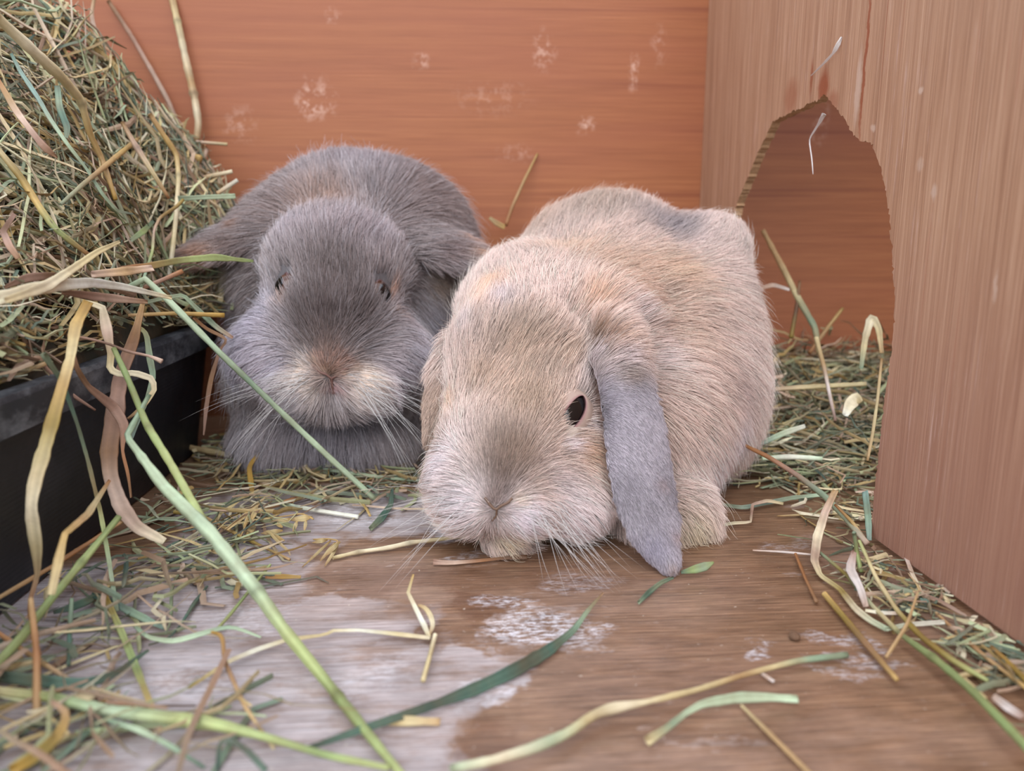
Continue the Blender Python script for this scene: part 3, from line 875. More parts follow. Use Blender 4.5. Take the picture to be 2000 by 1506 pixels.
# ---- fawn rabbit -----------------------------------------------------
def fawn_rabbit():
    root = bpy.data.objects.new('rabbit', None)
    root.location = (0.09, 0.47, 0)
    link(root, label='cream and fawn lop-eared rabbit resting in front, chin down, long grey ear hanging', cat='rabbit')
    F = Field((-.09, .30, -.002), (.225, .69, .24), .0019)
    # trunk
    E(F, 1190, 590, .575, 205, 205, .070, .03)
    E(F, 1215, 700, .52, 230, 230, .070, .03)
    E(F, 1375, 640, .545, 88, 190, .060, .025)
    E(F, 1388, 488, .555, 42, 38, .025, .03)
    E(F, 1375, 800, .52, 90, 135, .055, .03)
    E(F, 1010, 620, .52, 90, 130, .05, .03)
    E(F, 1290, 830, .465, 125, 165, .040, .025)
    E(F, 1345, 1000, .425, 38, 55, .018, .02)
    E(F, 1270, 1010, .43, 80, 60, .03, .02)
    # neck ruff
    E(F, 1075, 610, .475, 165, 95, .045, .03)
    # head
    E(F, 1020, 725, .435, 142, 165, .040, .02, -8)
    E(F, 1010, 860, .415, 145, 130, .036, .02, -8)
    E(F, 990, 930, .405, 135, 95, .034, .015)
    E(F, 1105, 905, .425, 85, 110, .034, .015)
    E(F, 985, 900, .388, 62, 95, .022, .015, -5)      # bridge
    E(F, 975, 965, .376, 48, 40, .016, .010)          # nose
    E(F, 935, 990, .383, 50, 38, .016, .010)
    E(F, 1030, 995, .380, 56, 42, .016, .010)
    E(F, 1110, 985, .40, 70, 50, .022, .015)
    E(F, 905, 950, .395, 50, 60, .02, .015)
    E(F, 990, 1035, .40, 42, 30, .018, .010)
    E(F, 985, 1052, .40, 38, 20, .012, .008)          # paw under the chin
    E(F, 1085, 835, .408, 52, 46, .014, .012)         # brow and cheekbone round the eye
    # ears
    q = lambda x, y, z: P(x, y, z)
    nf = -FW
    F.ribbon([q(1185, 655, .418), q(1212, 715, .402), q(1236, 790, .392), q(1248, 870, .384), q(1258, 950, .377), q(1276, 1030, .371), q(1305, 1095, .367)],
             [.0110, .0145, .0165, .0174, .0172, .0150, .0070], [.006, .0045, .0035, .003, .003, .003, .0028],
             [nf * 1 + RT * .1] * 7, k=.006)
    E(F, 1195, 605, .445, 72, 52, .022, .02, 20)
    E(F, 1200, 668, .418, 44, 36, .014, .012, 35)     # fold at the ear root
    F.ribbon([q(900, 660, .45), q(866, 720, .45), q(846, 790, .445), q(838, 850, .44)], [.010, .012, .011, .006], [.004, .0035, .003, .003], [nf * .8 - RT * .6] * 4, k=.006)
    # eye socket
    ec = P(1126, 803, .3985)
    V, Q = F.mesh(); V, Q = largest(V, Q)
    V = smoothmesh(V, Q, 3)
    V[:, 2] = np.maximum(V[:, 2], .0005)
    V[:, 1] = np.minimum(V[:, 1], YB - .004)
    V[:, 0] = np.minimum(V[:, 0], XP - .0025)
    rb = Rabbit(V, Q)
    ep = rb.anchor(1124, 803)
    en = rb.N[np.argmin(((V - ep) ** 2).sum(1))]
    en = en * .45 - FW * .75 + RT * .15; en /= np.linalg.norm(en)
    # press an almond hollow into the face
    eu = 42 * RT - 52 * DN; eu = eu - (eu @ en) * en; eu /= np.linalg.norm(eu); ev = np.cross(en, eu)
    dq = V - ep; A_, B_ = dq @ eu, dq @ ev; Nn = np.abs(dq @ en)
    rr = np.hypot(A_ / .0118, B_ / .0044)
    for x, y in [(1106, 598), (1118, 614), (1132, 632), (1148, 650), (1164, 668), (1172, 690)]:
        q_ = rb.anchor(x, y); V = V + FW * (np.exp(-((V - q_) ** 2).sum(1) / .0055 ** 2) * .0028)[:, None]
    hol = np.exp(-(rr / 1.0) ** 4) * (Nn < .01)
    rb.V = V = V - en * (hol * .0022)[:, None]
    rb.N = vnormals(V, Q)
    bald = ((rr < 1.22) & (Nn < .012)).astype(float)
    FA, WH, OR, SL = L(222, 196, 170), L(242, 232, 230), L(226, 194, 166), L(164, 158, 163)
    cols = np.tile(np.array(L(220, 203, 192)), (len(V), 1))
    ear_r = [(1190, 660), (1212, 715), (1236, 790), (1248, 870), (1258, 950), (1276, 1030), (1305, 1095), (1325, 1120)]
    def along(pts, rad, zs):
        p = np.array([P(x, y, z) for (x, y), z in zip(pts, zs)])
        p = np.concatenate([p[:-1] + (p[1:] - p[:-1]) * t for t in (0, .25, .5, .75)] + [p[-1:]])
        d = np.min([((V - q) ** 2).sum(1) for q in p], 0) ** .5
        return (1 - sstep(d, rad, rad * 1.25)) * sstep(rb.py, 680, 770)
    em = along(ear_r[1:], .0185, (.402, .392, .384, .377, .371, .367, .366)) * (V @ -FW > -9)
    em2 = along([(880, 690), (866, 720), (846, 790), (838, 850)], .014, (.45, .45, .445, .44))
    cols = rb.paint(cols, [
        # back and flank
        (1170, 390, 110, L(176, 160, 146), .85), (1310, 440, 80, L(160, 154, 156), .85), (1030, 430, 80, L(180, 160, 144), .8), (1110, 480, 70, FA, .6),
        (1200, 510, 110, L(212, 188, 166), .7), (950, 560, 60, OR, .95), (930, 600, 40, OR, .8), (1320, 530, 80, FA, .7), (1240, 560, 60, OR, .35), (1390, 450, 42, L(224, 208, 198), .8), (1440, 600, 80, L(218, 200, 188), .7),
        (1430, 740, 50, L(176, 158, 152), .75), (1400, 690, 40, L(190, 170, 160), .5), (1330, 640, 90, L(216, 194, 176), .7), (1340, 800, 90, L(226, 206, 192), .7), (1400, 920, 80, WH, .75), (1440, 840, 50, L(222, 214, 216), .7), (1350, 1030, 50, L(216, 204, 176), .85),
        # ruff
        (1060, 550, 100, L(232, 212, 200), .8), (970, 590, 50, L(204, 196, 198), .7), (1160, 590, 45, L(226, 190, 160), .7), (1245, 620, 50, WH, .6), (1270, 690, 40, WH, .5), (1165, 650, 24, L(158, 128, 100), .85), (1195, 655, 22, L(196, 160, 130), .6),  # tan blobs paint the shadow at the ear root into the fur
        # head
        (1010, 670, 100, L(196, 174, 154), .9), (1030, 780, 100, L(188, 166, 146), .95), (930, 740, 50, L(192, 170, 150), .8), (1105, 700, 55, L(196, 176, 158), .8), (900, 640, 36, L(214, 206, 204), .6), (1150, 700, 26, L(220, 212, 212), .6),
        (1000, 870, 80, L(150, 130, 114), .9), (975, 925, 50, L(112, 94, 82), .92), (962, 962, 36, L(108, 90, 78), .95), (955, 985, 20, L(140, 116, 100), .8),
        (1035, 900, 38, L(142, 122, 106), .7), (1100, 880, 40, L(200, 178, 160), .7), (1150, 878, 38, OR, .85), (1095, 945, 60, L(204, 192, 188), .8), (1045, 960, 26, L(186, 164, 146), .7),
        (872, 800, 26, OR, .8), (862, 900, 60, WH, .95), (900, 985, 60, WH, .95), (1020, 1015, 46, L(232, 224, 226), .9), (1110, 1030, 70, WH, .9),
        (1140, 745, 22, L(222, 212, 208), .6), (1162, 775, 18, WH, .8), (1160, 828, 16, WH, .9), (1108, 862, 22, WH, .85), (985, 1055, 30, L(224, 210, 180), .8),
        (1010, 985, 14, L(240, 222, 200), .8), (1180, 1000, 50, WH, .6)])
    cols = cols + (np.array(SL) - cols) * (em * .95)[:, None]
    cols = cols + (np.array(L(170, 148, 130)) - cols) * (em2 * .8)[:, None]
    cols = rb.paint(cols, [(1222, 722, 26, L(146, 130, 116), .7), (1210, 690, 22, L(206, 196, 196), .7), (1300, 940, 16, L(172, 152, 150), .6), (1322, 1040, 16, L(172, 152, 148), .6), (1322, 1105, 14, L(180, 160, 148), .6), (1270, 1060, 40, L(142, 138, 150), .6)])
    D0 = RT * .5 + DN * .6 + FW * .5
    comb = rb.comb([
        (975, 985, 0, -1), (975, 940, 0, -1), (990, 860, .05, -1), (1010, 780, .1, -1), (1030, 700, .1, -1), (940, 800, -.2, -1), (920, 700, -.15, -1), (1090, 740, .35, -1), (1120, 690, .5, -.8),
        (900, 620, -.2, -1), (1000, 600, 0, -1), (1080, 580, .25, -1), (1050, 520, .1, -1), (1130, 590, .1, -1), (1170, 610, .4, -.9), (1200, 630, .8, -.6), (1220, 665, 1, -.1), (1260, 640, 1, -.3), (1275, 700, .9, .5),
        (920, 900, -.6, -.5), (870, 900, -.6, .2), (900, 960, -.6, .5), (930, 1010, -.4, .9), (1040, 940, .7, -.5), (1100, 920, .9, -.1), (1150, 870, 1, -.2), (1080, 990, .8, .5), (1040, 1020, .4, .9), (1130, 1010, .8, .6), (1180, 950, .9, .3),
        (990, 1050, 0, 1), (1170, 800, .9, -.5), (1090, 800, .3, -.9),
        (1170, 400, .2, -.9), (1200, 460, .2, -1), (1100, 460, 0, -1), (1000, 480, -.4, -.9), (950, 560, -.7, -.5), (1300, 460, .6, -.6), (1260, 540, .7, -.5), (1350, 560, 1, 0), (1400, 460, .4, -.8),
        (1440, 560, .9, .4), (1460, 680, .8, .7), (1330, 660, 1, .2), (1400, 760, .8, .6), (1340, 760, .9, .5), (1350, 860, .8, .7), (1420, 880, .7, .8), (1370, 960, .5, .9), (1345, 1050, .1, 1), (1300, 950, .6, .9), (1460, 800, .6, .8),
        (1200, 690, .2, 1), (1240, 790, .15, 1), (1240, 880, .1, 1), (1255, 980, .15, 1), (1290, 1080, .4, 1), (1290, 850, .3, 1), (1205, 900, 0, 1),
        (860, 720, -.4, 1), (840, 800, -.2, 1)], D0)
    length = np.full(len(V), .015)
    length = rb.paint(length, [
        (1190, 450, 200, .017, .9), (1400, 700, 200, .018, .9), (1060, 560, 110, .014, .9), (960, 560, 60, .017, .8), (1200, 610, 60, .016, .8), (1250, 640, 40, .016, .8),
        (1010, 720, 130, .0080, .95), (1000, 860, 120, .0062, .95), (975, 950, 70, .0042, .95), (940, 990, 50, .0050, .9), (1040, 1000, 60, .0065, .9), (880, 900, 60, .009, .8), (1110, 920, 80, .0085, .9),
        (1150, 990, 60, .011, .8), (1120, 800, 35, .0045, .9), (1010, 1050, 50, .0080, .7), (975, 985, 20, .0025, .9),
        (1350, 1030, 50, .012, .8), (1124, 803, 30, .0036, .95)])
    length = length + (.0036 - length) * em; length = length + (.0055 - length) * em2
    child_mesh('body', np_mesh('body', V, Q, M_SKIN, cols * .75), root)
    dens = 1 / np.clip(length / .010, .35, 2.0) * np.where(rb.front, 1.0, .45)
    sets = [grow(rb, 150000, length, comb, cols ** 1.15 * np.array([1.40, 1.37, 1.43]), .00013, 5, bald, density=dens, clumpf=.45, lift=.42, grav=.05),
            grow(rb, 9000, length * 1.3, comb, np.minimum(1, cols * 1.5), .00009, 6, bald, density=dens, clumpf=.15, lift=.55, grav=.05)]
    fur_object('fur', sets, root, M_FUR)
    # eye
    m = disc_ball(ep - en * .0172, .0180, en, mat_eye('dark_brown_iris', L(16, 13, 16)), M_PUPIL, .9)
    child_mesh('eye', m, root, 'dark half-closed eye')
    lid_shell(ep - en * .0172, .0182, en, eu, .0122, .0043, .0150, 'eyelid', M_SKIN, root)
    # nostril crease and mouth line
    def crease(pts, r, nm, mat):
        pp = np.array([rb.anchor(x, y) for x, y in pts]) + 0.0008 * (-FW)
        V2, Q2, _ = tube(pp, np.full(len(pp), r), 6, False); child_mesh(nm, np_mesh(nm, V2, Q2, mat), root)
    mn = mat_plain('pink_nose_skin', L(118, 92, 76), .6, .2)
    crease([(944, 974), (952, 988), (963, 997), (970, 1001), (980, 996), (992, 988), (1004, 978)], .0007, 'nose', mn)
    crease([(970, 1001), (968, 1012), (967, 1022)], .0005, 'mouth', mn)
    # whiskers
    r = np.random.default_rng(31)
    for sgn, n, (x0, y0) in ((1, 30, (1040, 1000)), (-1, 18, (925, 985))):
        for i in range(n):
            xx = x0 + sgn * r.uniform(0, 70); yy = y0 + r.uniform(-35, 22)
            a = rb.anchor(xx, yy)
            if sgn > 0: dx, dy = r.uniform(.15, 1.1), r.uniform(.5, 1.0)
            else: dx, dy = -r.uniform(.4, 1.1), r.uniform(-.3, .9)
            ln = r.uniform(.025, .055)
            d = dx * RT + dy * DN - FW * r.uniform(.1, .5); d /= np.linalg.norm(d)
            b = a + d * ln * .5 - FW * .004; e = a + d * ln + DN * ln * .12
            b[2] = max(b[2], .003); e[2] = max(e[2], .002)
            V2, Q2, _ = tube(bez(a, b, e), .00013, 4); child_mesh('whisker', np_mesh('whisker', V2, Q2, M_WHISK), root)
fawn_rabbit()

# ---- grey rabbit -----------------------------------------------------
def grey_rabbit():
    root = bpy.data.objects.new('rabbit', None)
    root.location = (-.10, 0.58, 0)
    link(root, label='blue-grey lop-eared rabbit sitting behind by the tray, facing forward', cat='rabbit')
    F = Field((-.235, .40, -.002), (.03, .69, .26), .0020)
    E(F, 695, 500, .60, 205, 190, .060, .03)
    E(F, 690, 600, .585, 210, 240, .055, .03)
    E(F, 800, 500, .60, 100, 130, .04, .03)
    E(F, 560, 520, .585, 100, 110, .045, .03)
    E(F, 640, 740, .555, 180, 130, .045, .03)
    E(F, 640, 840, .545, 170, 60, .035, .02)
    E(F, 560, 865, .535, 70, 30, .02, .015)
    E(F, 720, 865, .535, 70, 30, .02, .015)
    # head
    E(F, 660, 530, .530, 130, 118, .045, .02)
    E(F, 650, 610, .512, 112, 105, .040, .018)
    E(F, 560, 690, .520, 92, 85, .036, .018)
    E(F, 745, 700, .520, 88, 85, .036, .018)
    E(F, 648, 680, .492, 62, 72, .026, .015)
    E(F, 648, 724, .476, 44, 34, .016, .010)
    E(F, 598, 756, .486, 56, 40, .018, .010)
    E(F, 702, 756, .486, 56, 40, .018, .010)
    E(F, 648, 775, .49, 45, 26, .016, .010)
    q = lambda x, y, z: P(x, y, z)
    nf = -DN * .8 - FW * .6
    F.ribbon([q(545, 436, .545), q(495, 446, .545), q(450, 462, .54), q(412, 482, .535), q(384, 496, .53)], [.012, .019, .022, .018, .008], [.006, .005, .004, .0035, .003], [nf] * 5, k=.008)
    F.ribbon([q(785, 460, .545), q(825, 468, .545), q(865, 480, .54), q(900, 495, .535), q(925, 510, .53)], [.012, .019, .022, .018, .008], [.006, .005, .004, .0035, .003], [nf] * 5, k=.008)
    V, Q = F.mesh(); V, Q = largest(V, Q)
    V = smoothmesh(V, Q, 2)
    V[:, 2] = np.maximum(V[:, 2], .0005); V[:, 1] = np.minimum(V[:, 1], YB - .004)
    rb = Rabbit(V, Q)
    GR = L(136, 130, 132)
    cols = np.tile(np.array(GR), (len(V), 1))
    bald = np.zeros(len(V)); eyes = []
    for (x, y, sgn) in ((546, 556, -1), (753, 573, 1)):
        ep = rb.anchor(x, y); en = rb.N[np.argmin(((V - ep) ** 2).sum(1))]
        en = en * .4 + sgn * RT * .8 - FW * .45 - DN * .12; en /= np.linalg.norm(en)
        eu = -DN + RT * .1; eu = eu - (eu @ en) * en; eu /= np.linalg.norm(eu); ev = np.cross(en, eu)
        dq = V - ep; rr = np.hypot(dq @ eu / .0085, dq @ ev / .0062); Nn = np.abs(dq @ en)
        V = V - en * (np.exp(-(rr) ** 4) * (Nn < .012) * .002)[:, None]
        bald = np.maximum(bald, ((rr < 1.45) & (Nn < .015)).astype(float))
        eyes.append((ep, en, eu))
    def dent(pts, rad, dep):
        nonlocal V
        for x, y in pts:
            p = rb.anchor(x, y); V = V + FW * (np.exp(-((V - p) ** 2).sum(1) / rad ** 2) * dep)[:, None]
    dent([(606, 716), (618, 727), (630, 736), (642, 743), (655, 743), (668, 736), (680, 726), (692, 716)], .0028, .0013)
    dent([(648, 755), (648, 768), (648, 780)], .0030, .0016)
    rb.V = V; rb.N = vnormals(V, Q)
    DKG, BR = L(104, 94, 96), L(112, 98, 96)
    cols = rb.paint(cols, [
        (700, 330, 120, L(120, 114, 120), .8), (560, 400, 90, L(128, 118, 118), .7), (820, 380, 90, L(118, 108, 108), .7), (640, 390, 70, L(150, 128, 116), .6), (700, 350, 60, L(140, 136, 140), .5),
        (660, 450, 100, L(136, 128, 132), .8), (560, 460, 60, L(138, 132, 138), .6), (740, 470, 60, L(132, 126, 132), .6),
        (655, 520, 80, L(104, 96, 96), .9), (640, 610, 85, L(88, 79, 79), .97), (600, 640, 45, L(92, 84, 84), .8), (705, 620, 50, L(88, 80, 80), .85), (645, 680, 40, L(102, 89, 85), .9),
        (648, 712, 26, L(150, 122, 110), .8), (548, 715, 50, L(168, 164, 172), .9), (490, 680, 70, L(174, 170, 178), .95), (760, 730, 60, L(152, 146, 152), .85), (810, 680, 60, L(150, 146, 154), .8), (790, 620, 40, L(150, 144, 150), .7), (520, 620, 40, L(158, 154, 162), .8),
        (588, 732, 34, L(190, 180, 174), .9), (712, 732, 34, L(190, 180, 172), .9), (612, 758, 26, L(174, 166, 162), .85), (688, 758, 26, L(174, 166, 162), .85), (575, 792, 40, L(184, 182, 188), .9), (712, 790, 36, L(186, 180, 180), .9), (648, 700, 24, L(106, 90, 84), .9), (626, 700, 16, L(118, 100, 94), .8), (670, 700, 16, L(118, 100, 94), .8), (648, 726, 14, L(112, 96, 88), .9), (612, 716, 8, L(146, 130, 118), .7), (630, 733, 7, L(146, 130, 118), .7), (684, 714, 8, L(146, 130, 118), .7), (668, 732, 7, L(146, 130, 118), .7),
        (648, 762, 12, L(150, 120, 124), .7), (640, 850, 120, L(128, 126, 134), .8), (500, 620, 70, L(150, 148, 158), .7), (460, 700, 50, L(146, 146, 156), .7), (840, 620, 60, L(126, 124, 132), .7), (480, 860, 60, L(150, 150, 158), .5),
        (772, 572, 16, L(156, 124, 106), .6), (765, 605, 16, L(160, 138, 126), .5), (548, 600, 18, L(170, 150, 140), .5),
        (460, 460, 50, L(112, 100, 98), .85), (405, 485, 30, L(146, 120, 104), .8), (480, 425, 20, L(136, 110, 96), .6), (870, 480, 50, L(106, 94, 94), .85), (930, 485, 26, L(146, 122, 106), .8), (895, 455, 22, L(160, 124, 100), .6),
        (440, 530, 30, L(176, 166, 140), .5), (850, 540, 30, L(150, 134, 116), .5)])
    comb = rb.comb([
        (648, 700, 0, -1), (645, 640, 0, -1), (650, 560, 0, -1), (655, 480, 0, -1), (600, 500, -.3, -1), (710, 500, .3, -1), (600, 600, -.4, -.8), (700, 600, .4, -.8), (560, 460, -.6, -.8), (750, 460, .6, -.8),
        (580, 680, -.9, -.1), (715, 680, .9, -.1), (540, 720, -.9, .3), (755, 720, .9, .3), (600, 740, -.9, .3), (695, 740, .9, .3), (590, 790, -.4, .9), (705, 790, .4, .9), (490, 700, -.6, .7), (810, 700, .6, .7),
        (700, 310, 0, -1), (620, 340, -.4, -.9), (790, 340, .5, -.8), (880, 400, .8, -.2), (520, 400, -.7, -.6), (640, 400, 0, -1), (700, 400, .1, -1),
        (640, 860, 0, 1), (540, 860, -.2, 1), (740, 860, .2, 1), (480, 800, -.4, .9), (820, 800, .4, .9), (480, 600, -.6, .8), (840, 600, .5, .8),
        (500, 450, -1, .3), (450, 470, -1, .4), (410, 490, -1, .4), (820, 465, 1, .2), (870, 480, 1, .3), (915, 500, 1, .5)], RT * 0 + DN * .8 + FW * .3)
    length = np.full(len(V), .018)
    length = rb.paint(length, [
        (660, 480, 110, .011, .9), (650, 580, 90, .0075, .95), (648, 670, 55, .005, .95), (648, 715, 30, .003, .95), (590, 745, 45, .0048, .9), (705, 745, 45, .0048, .9), (585, 788, 32, .008, .8), (710, 788, 32, .008, .8),
        (540, 700, 60, .014, .8), (760, 700, 60, .014, .8), (542, 566, 30, .0034, .95), (757, 578, 30, .0034, .95), (450, 475, 60, .010, .9), (870, 485, 60, .010, .9), (648, 765, 16, .003, .8)])
    child_mesh('body', np_mesh('body', V, Q, M_SKIN, cols * .7), root)
    dens = 1 / np.clip(length / .012, .35, 2.0) * np.where(rb.front, 1.0, .4)
    sets = [grow(rb, 120000, length, comb, cols ** 1.5 * np.array([3.70, 3.56, 3.32]), .00018, 15, bald, density=dens, clumpf=.4, lift=.5, grav=.08),
            grow(rb, 9000, length * 1.3, comb, np.minimum(1, cols * 2.4), .00011, 16, bald, density=dens, clumpf=.15, lift=.6, grav=.08)]
    fur_object('fur', sets, root, M_FUR)
    iris = mat_eye('amber_brown_iris', L(92, 56, 38))
    for ep, en, eu in eyes:
        child_mesh('eye', disc_ball(ep - en * .0050, .0096, en, iris, M_PUPIL, .80), root)
        almond(ep + en * .0010, en, eu, .0088, .0062, 24, .0008, 'eyelid', M_LID, root, 1.1)
    def crease(pts, r, nm, mat):
        pp = np.array([rb.anchor(x, y) for x, y in pts]) + 0.001 * (-FW)
        V2, Q2, _ = tube(pp, np.full(len(pp), r), 6, False); child_mesh(nm, np_mesh(nm, V2, Q2, mat), root)
    mn = mat_plain('rosy_nose_skin', L(118, 84, 76), .6, .2)
    crease([(606, 714), (620, 728), (634, 739), (648, 745), (662, 739), (676, 728), (690, 714)], .0008, 'nose', mn)
    crease([(648, 745), (648, 760), (648, 776)], .0008, 'mouth', mn)
    r = np.random.default_rng(32)
    for sgn, x0 in ((1, 690), (-1, 600)):
        for i in range(28):
            a = rb.anchor(x0 + sgn * r.uniform(-10, 35), 740 + r.uniform(-20, 30))
            ln = r.uniform(.04, .07); d = sgn * r.uniform(.5, 1.1) * RT + r.uniform(-.1, 1.0) * DN - FW * r.uniform(.1, .4); d /= np.linalg.norm(d)
            e = a + d * ln + DN * ln * .25
            V2, Q2, _ = tube(bez(a, a + d * ln * .5, e), .00016, 4); child_mesh('whisker', np_mesh('whisker', V2, Q2, M_WHISK), root)
grey_rabbit()
#STALKS
# ------------------------------------------------------------------ single stalks, leaves and husks that stand out
K = {'straw': L(214, 196, 150), 'cream': L(236, 222, 190), 'white': L(232, 230, 214), 'gold': L(198, 164, 102), 'tan': L(190, 156, 112), 'brown': L(150, 114, 84), 'rust': L(164, 112, 72),
     'pinkish': L(206, 178, 160), 'rosy': L(168, 134, 118), 'olive': L(150, 128, 62), 'mustard': L(178, 140, 66), 'green': L(142, 160, 104), 'lime': L(180, 192, 130), 'mint': L(186, 204, 172),
     'sage': L(138, 158, 132), 'blue': L(132, 156, 146), 'teal': L(84, 112, 98), 'dark': L(66, 84, 74), 'umber': L(104, 76, 58), 'hair': L(226, 214, 208)}
def at(x, y, c):
    if isinstance(c, str):
        v = c[1:]
        if c[0] == 'h': return PH(x, y, float(v) * .001)
        if c[0] == 'x': return PX(x, y, float(v))
        if c[0] == 'y': return PY(x, y, float(v))
        if c[0] == 'k':                      # resting on the hay heap
            r = ray(x, y)
            for z in np.arange(.26, .64, .002):
                p = CAM + r * z
                if p[0] < -.168 and p[2] < float(h_heap(p[0], p[1])) + .012: return CAM + r * (z - float(v or 0) * .001)
            return CAM + r * .52
    p = P(x, y, c)
    return p if p[2] > .004 else PH(x, y, .004)
def blade(name, pts, w, cols, tube_=False, smooth=1, node=(), mat=None):
    pp = np.array([at(*p) for p in pts]); n = len(pp)
    w = np.interp(np.linspace(0, 1, n), np.linspace(0, 1, len(w)), w) if not np.isscalar(w) else np.full(n, float(w))
    z = (pp - CAM) @ FW; wm = w * z / F_PX / 2
    seg = np.r_[0, np.cumsum(np.linalg.norm(np.diff(pp, axis=0), axis=1))]; m = max(12, min(60, int(seg[-1] / .0032)))
    t = np.linspace(0, seg[-1], m)
    C = np.stack([np.interp(t, seg, pp[:, i]) for i in range(3)], 1)
    for _ in range(smooth): C[1:-1] = (C[:-2] + 2 * C[1:-1] + C[2:]) / 4
    u = t / seg[-1]
    W = np.interp(t, seg, wm) * (1 + .10 * noise(C, 170))
    cc = np.array([K[c] for c in cols]); cl = np.stack([np.interp(u, np.linspace(0, 1, len(cc)), cc[:, i]) for i in range(3)], 1)
    cl = cl * (1 + .18 * noise(C, 120))[:, None]
    for q in node:
        i = int(round(q * (m - 1))); W[i] *= 1.22; cl[i] = cl[i] * .6
    # flat faces turn slowly about the view side of the blade
    T = np.gradient(C, axis=0); ax = np.cross(T, (C - CAM)); ax /= np.linalg.norm(ax, axis=1, keepdims=True)
    tw = noise(C + 3, 20)[:, None] * .5
    kk = 10; W = W * (1 + .10 * noise(C + 1, 420)); C[:, 2] = np.maximum(C[:, 2], W * (.9 if tube_ else .5) + .0004)
    T /= np.linalg.norm(T, axis=1, keepdims=True); nr = np.cross(T, ax); sd = ax * np.cos(tw) + nr * np.sin(tw); nr = np.cross(T, sd)
    th = .85 if tube_ else .14
    if not tube_: W = np.maximum(W, W.max() * .12); 
    V = []
    for k in range(kk):
        a = 2 * math.pi * k / kk
        fold = 0 if tube_ else .22 * abs(math.cos(a))
        V.append(C + math.cos(a) * W[:, None] * sd + (math.sin(a) * th + fold) * W[:, None] * nr)
    V = np.stack(V, 1); idx = np.arange(m * kk).reshape(m, kk)
    Q = np.stack([idx[:-1], np.roll(idx, -1, 1)[:-1], np.roll(idx, -1, 1)[1:], idx[1:]], -1).reshape(-1, 4)
    e = idx[[0, -1]]; Q = np.concatenate([Q] + [e[:, [0, j, j + 1, j + 2]] for j in (1, 3, 5, 7)])
    V = V.reshape(-1, 3)
    vein = 1 + .22 * _tab[int(abs(C[0, 0]) * 9999) % 32, :kk, int(abs(C[0, 1]) * 9999) % 32].astype(float) * np.where(np.arange(kk) % 2, 1, -1)
    cv = np.clip(cl[:, None] * vein[None, :, None], 0, 1).reshape(-1, 3)
    return np_mesh(name, V, Q, mat or M_HAY, cv, smooth=not tube_ or True)
def stalk(name, cat, label, pts, w, cols, **kw):
    m = blade(name, pts, w, cols, **kw)
    c = Vector(np.array([v.co for v in m.vertices]).mean(0)); m.transform(Matrix.Translation(-c))
    o = bpy.data.objects.new(name, m); o.location = c
    link(o, label=label, cat=cat)
S_, B_ = 'straw', 'grass_leaf'
def st(label, pts, w, cols, **kw): stalk(S_, 'straw', label, pts, w, cols, tube_=True, **kw)
def lf(label, pts, w, cols, **kw): stalk(B_, 'grass leaf', label, pts, w, cols, **kw)
# near the camera, left
st('long pale mint stem slanting down in front of the grey rabbit to the floor', [(228, 572, .445), (284, 545, .44), (330, 588, .435), (430, 690, .44), (560, 815, .45), (650, 900, .46), (733, 975, 'h2')], [10, 13, 13, 12, 11, 10], ['mint', 'mint', 'sage', 'mint', 'mint'], smooth=0)
st('longest pale green stem, crossing from beside the tray to the bottom edge', [(292, 770, .36), (247, 853, .355), (318, 948, .34), (413, 1043, .325), (500, 1152, .305), (553, 1228, .29), (640, 1335, .275), (720, 1435, .26), (790, 1520, .25)], [8, 14, 26, 28, 26, 22, 20, 16], ['sage', 'mint', 'mint', 'mint', 'lime', 'green', 'lime'], node=(.55, .80), smooth=0)
st('yellow-green stem running down beside the longest pale stem', [(222, 680, .37), (250, 740, .365), (286, 829, .355), (330, 900, .345), (398, 1018, .33)], [9, 12, 14, 16, 14], ['green', 'green', 'lime', 'lime'], node=(.45,))
st('thick green stem with pale joints rising from the left edge past the tray foot', [(-20, 1312, .27), (38, 1250, .28), (100, 1170, .30), (160, 1098, .32), (232, 1010, .345)], [20, 18, 17, 15, 12], ['green', 'green', 'lime', 'green'], node=(.25, .66))
lf('broad pinkish-brown leaf hanging over the tray rim with a cream curled end', [(280, 587, .405), (262, 660, .40), (236, 730, .395), (226, 800, .385), (212, 880, .38), (215, 930, .375), (236, 990, .365), (266, 1030, .36), (322, 1058, .355)], [8, 20, 26, 34, 32, 28, 30, 26, 14], ['tan', 'brown', 'rosy', 'rosy', 'brown', 'pinkish', 'pinkish', 'cream'])
lf('brown narrow leaf folded in against the broad hanging one', [(136, 665, 'x-.172'), (150, 720, 'x-.172'), (172, 755, 'x-.172'), (222, 795, .375), (244, 830, .375), (238, 880, .372), (250, 925, .37), (256, 972, .37)], [8, 10, 11, 20, 18, 6, 6, 4], ['rosy', 'brown', 'rosy', 'rosy', 'rust', 'brown'])
lf('cream leaf bent twice in front of the tray rim', [(152, 585, .385), (200, 600, .385), (208, 640, .385), (217, 690, .385), (214, 722, .385), (236, 732, .385), (262, 728, .385), (298, 740, .385), (302, 760, .385), (284, 790, .385), (250, 818, .385)], [6, 14, 20, 14, 13, 12, 12, 12, 10, 8, 5], ['straw', 'cream', 'pinkish', 'straw', 'cream', 'cream', 'straw', 'brown'], smooth=0)
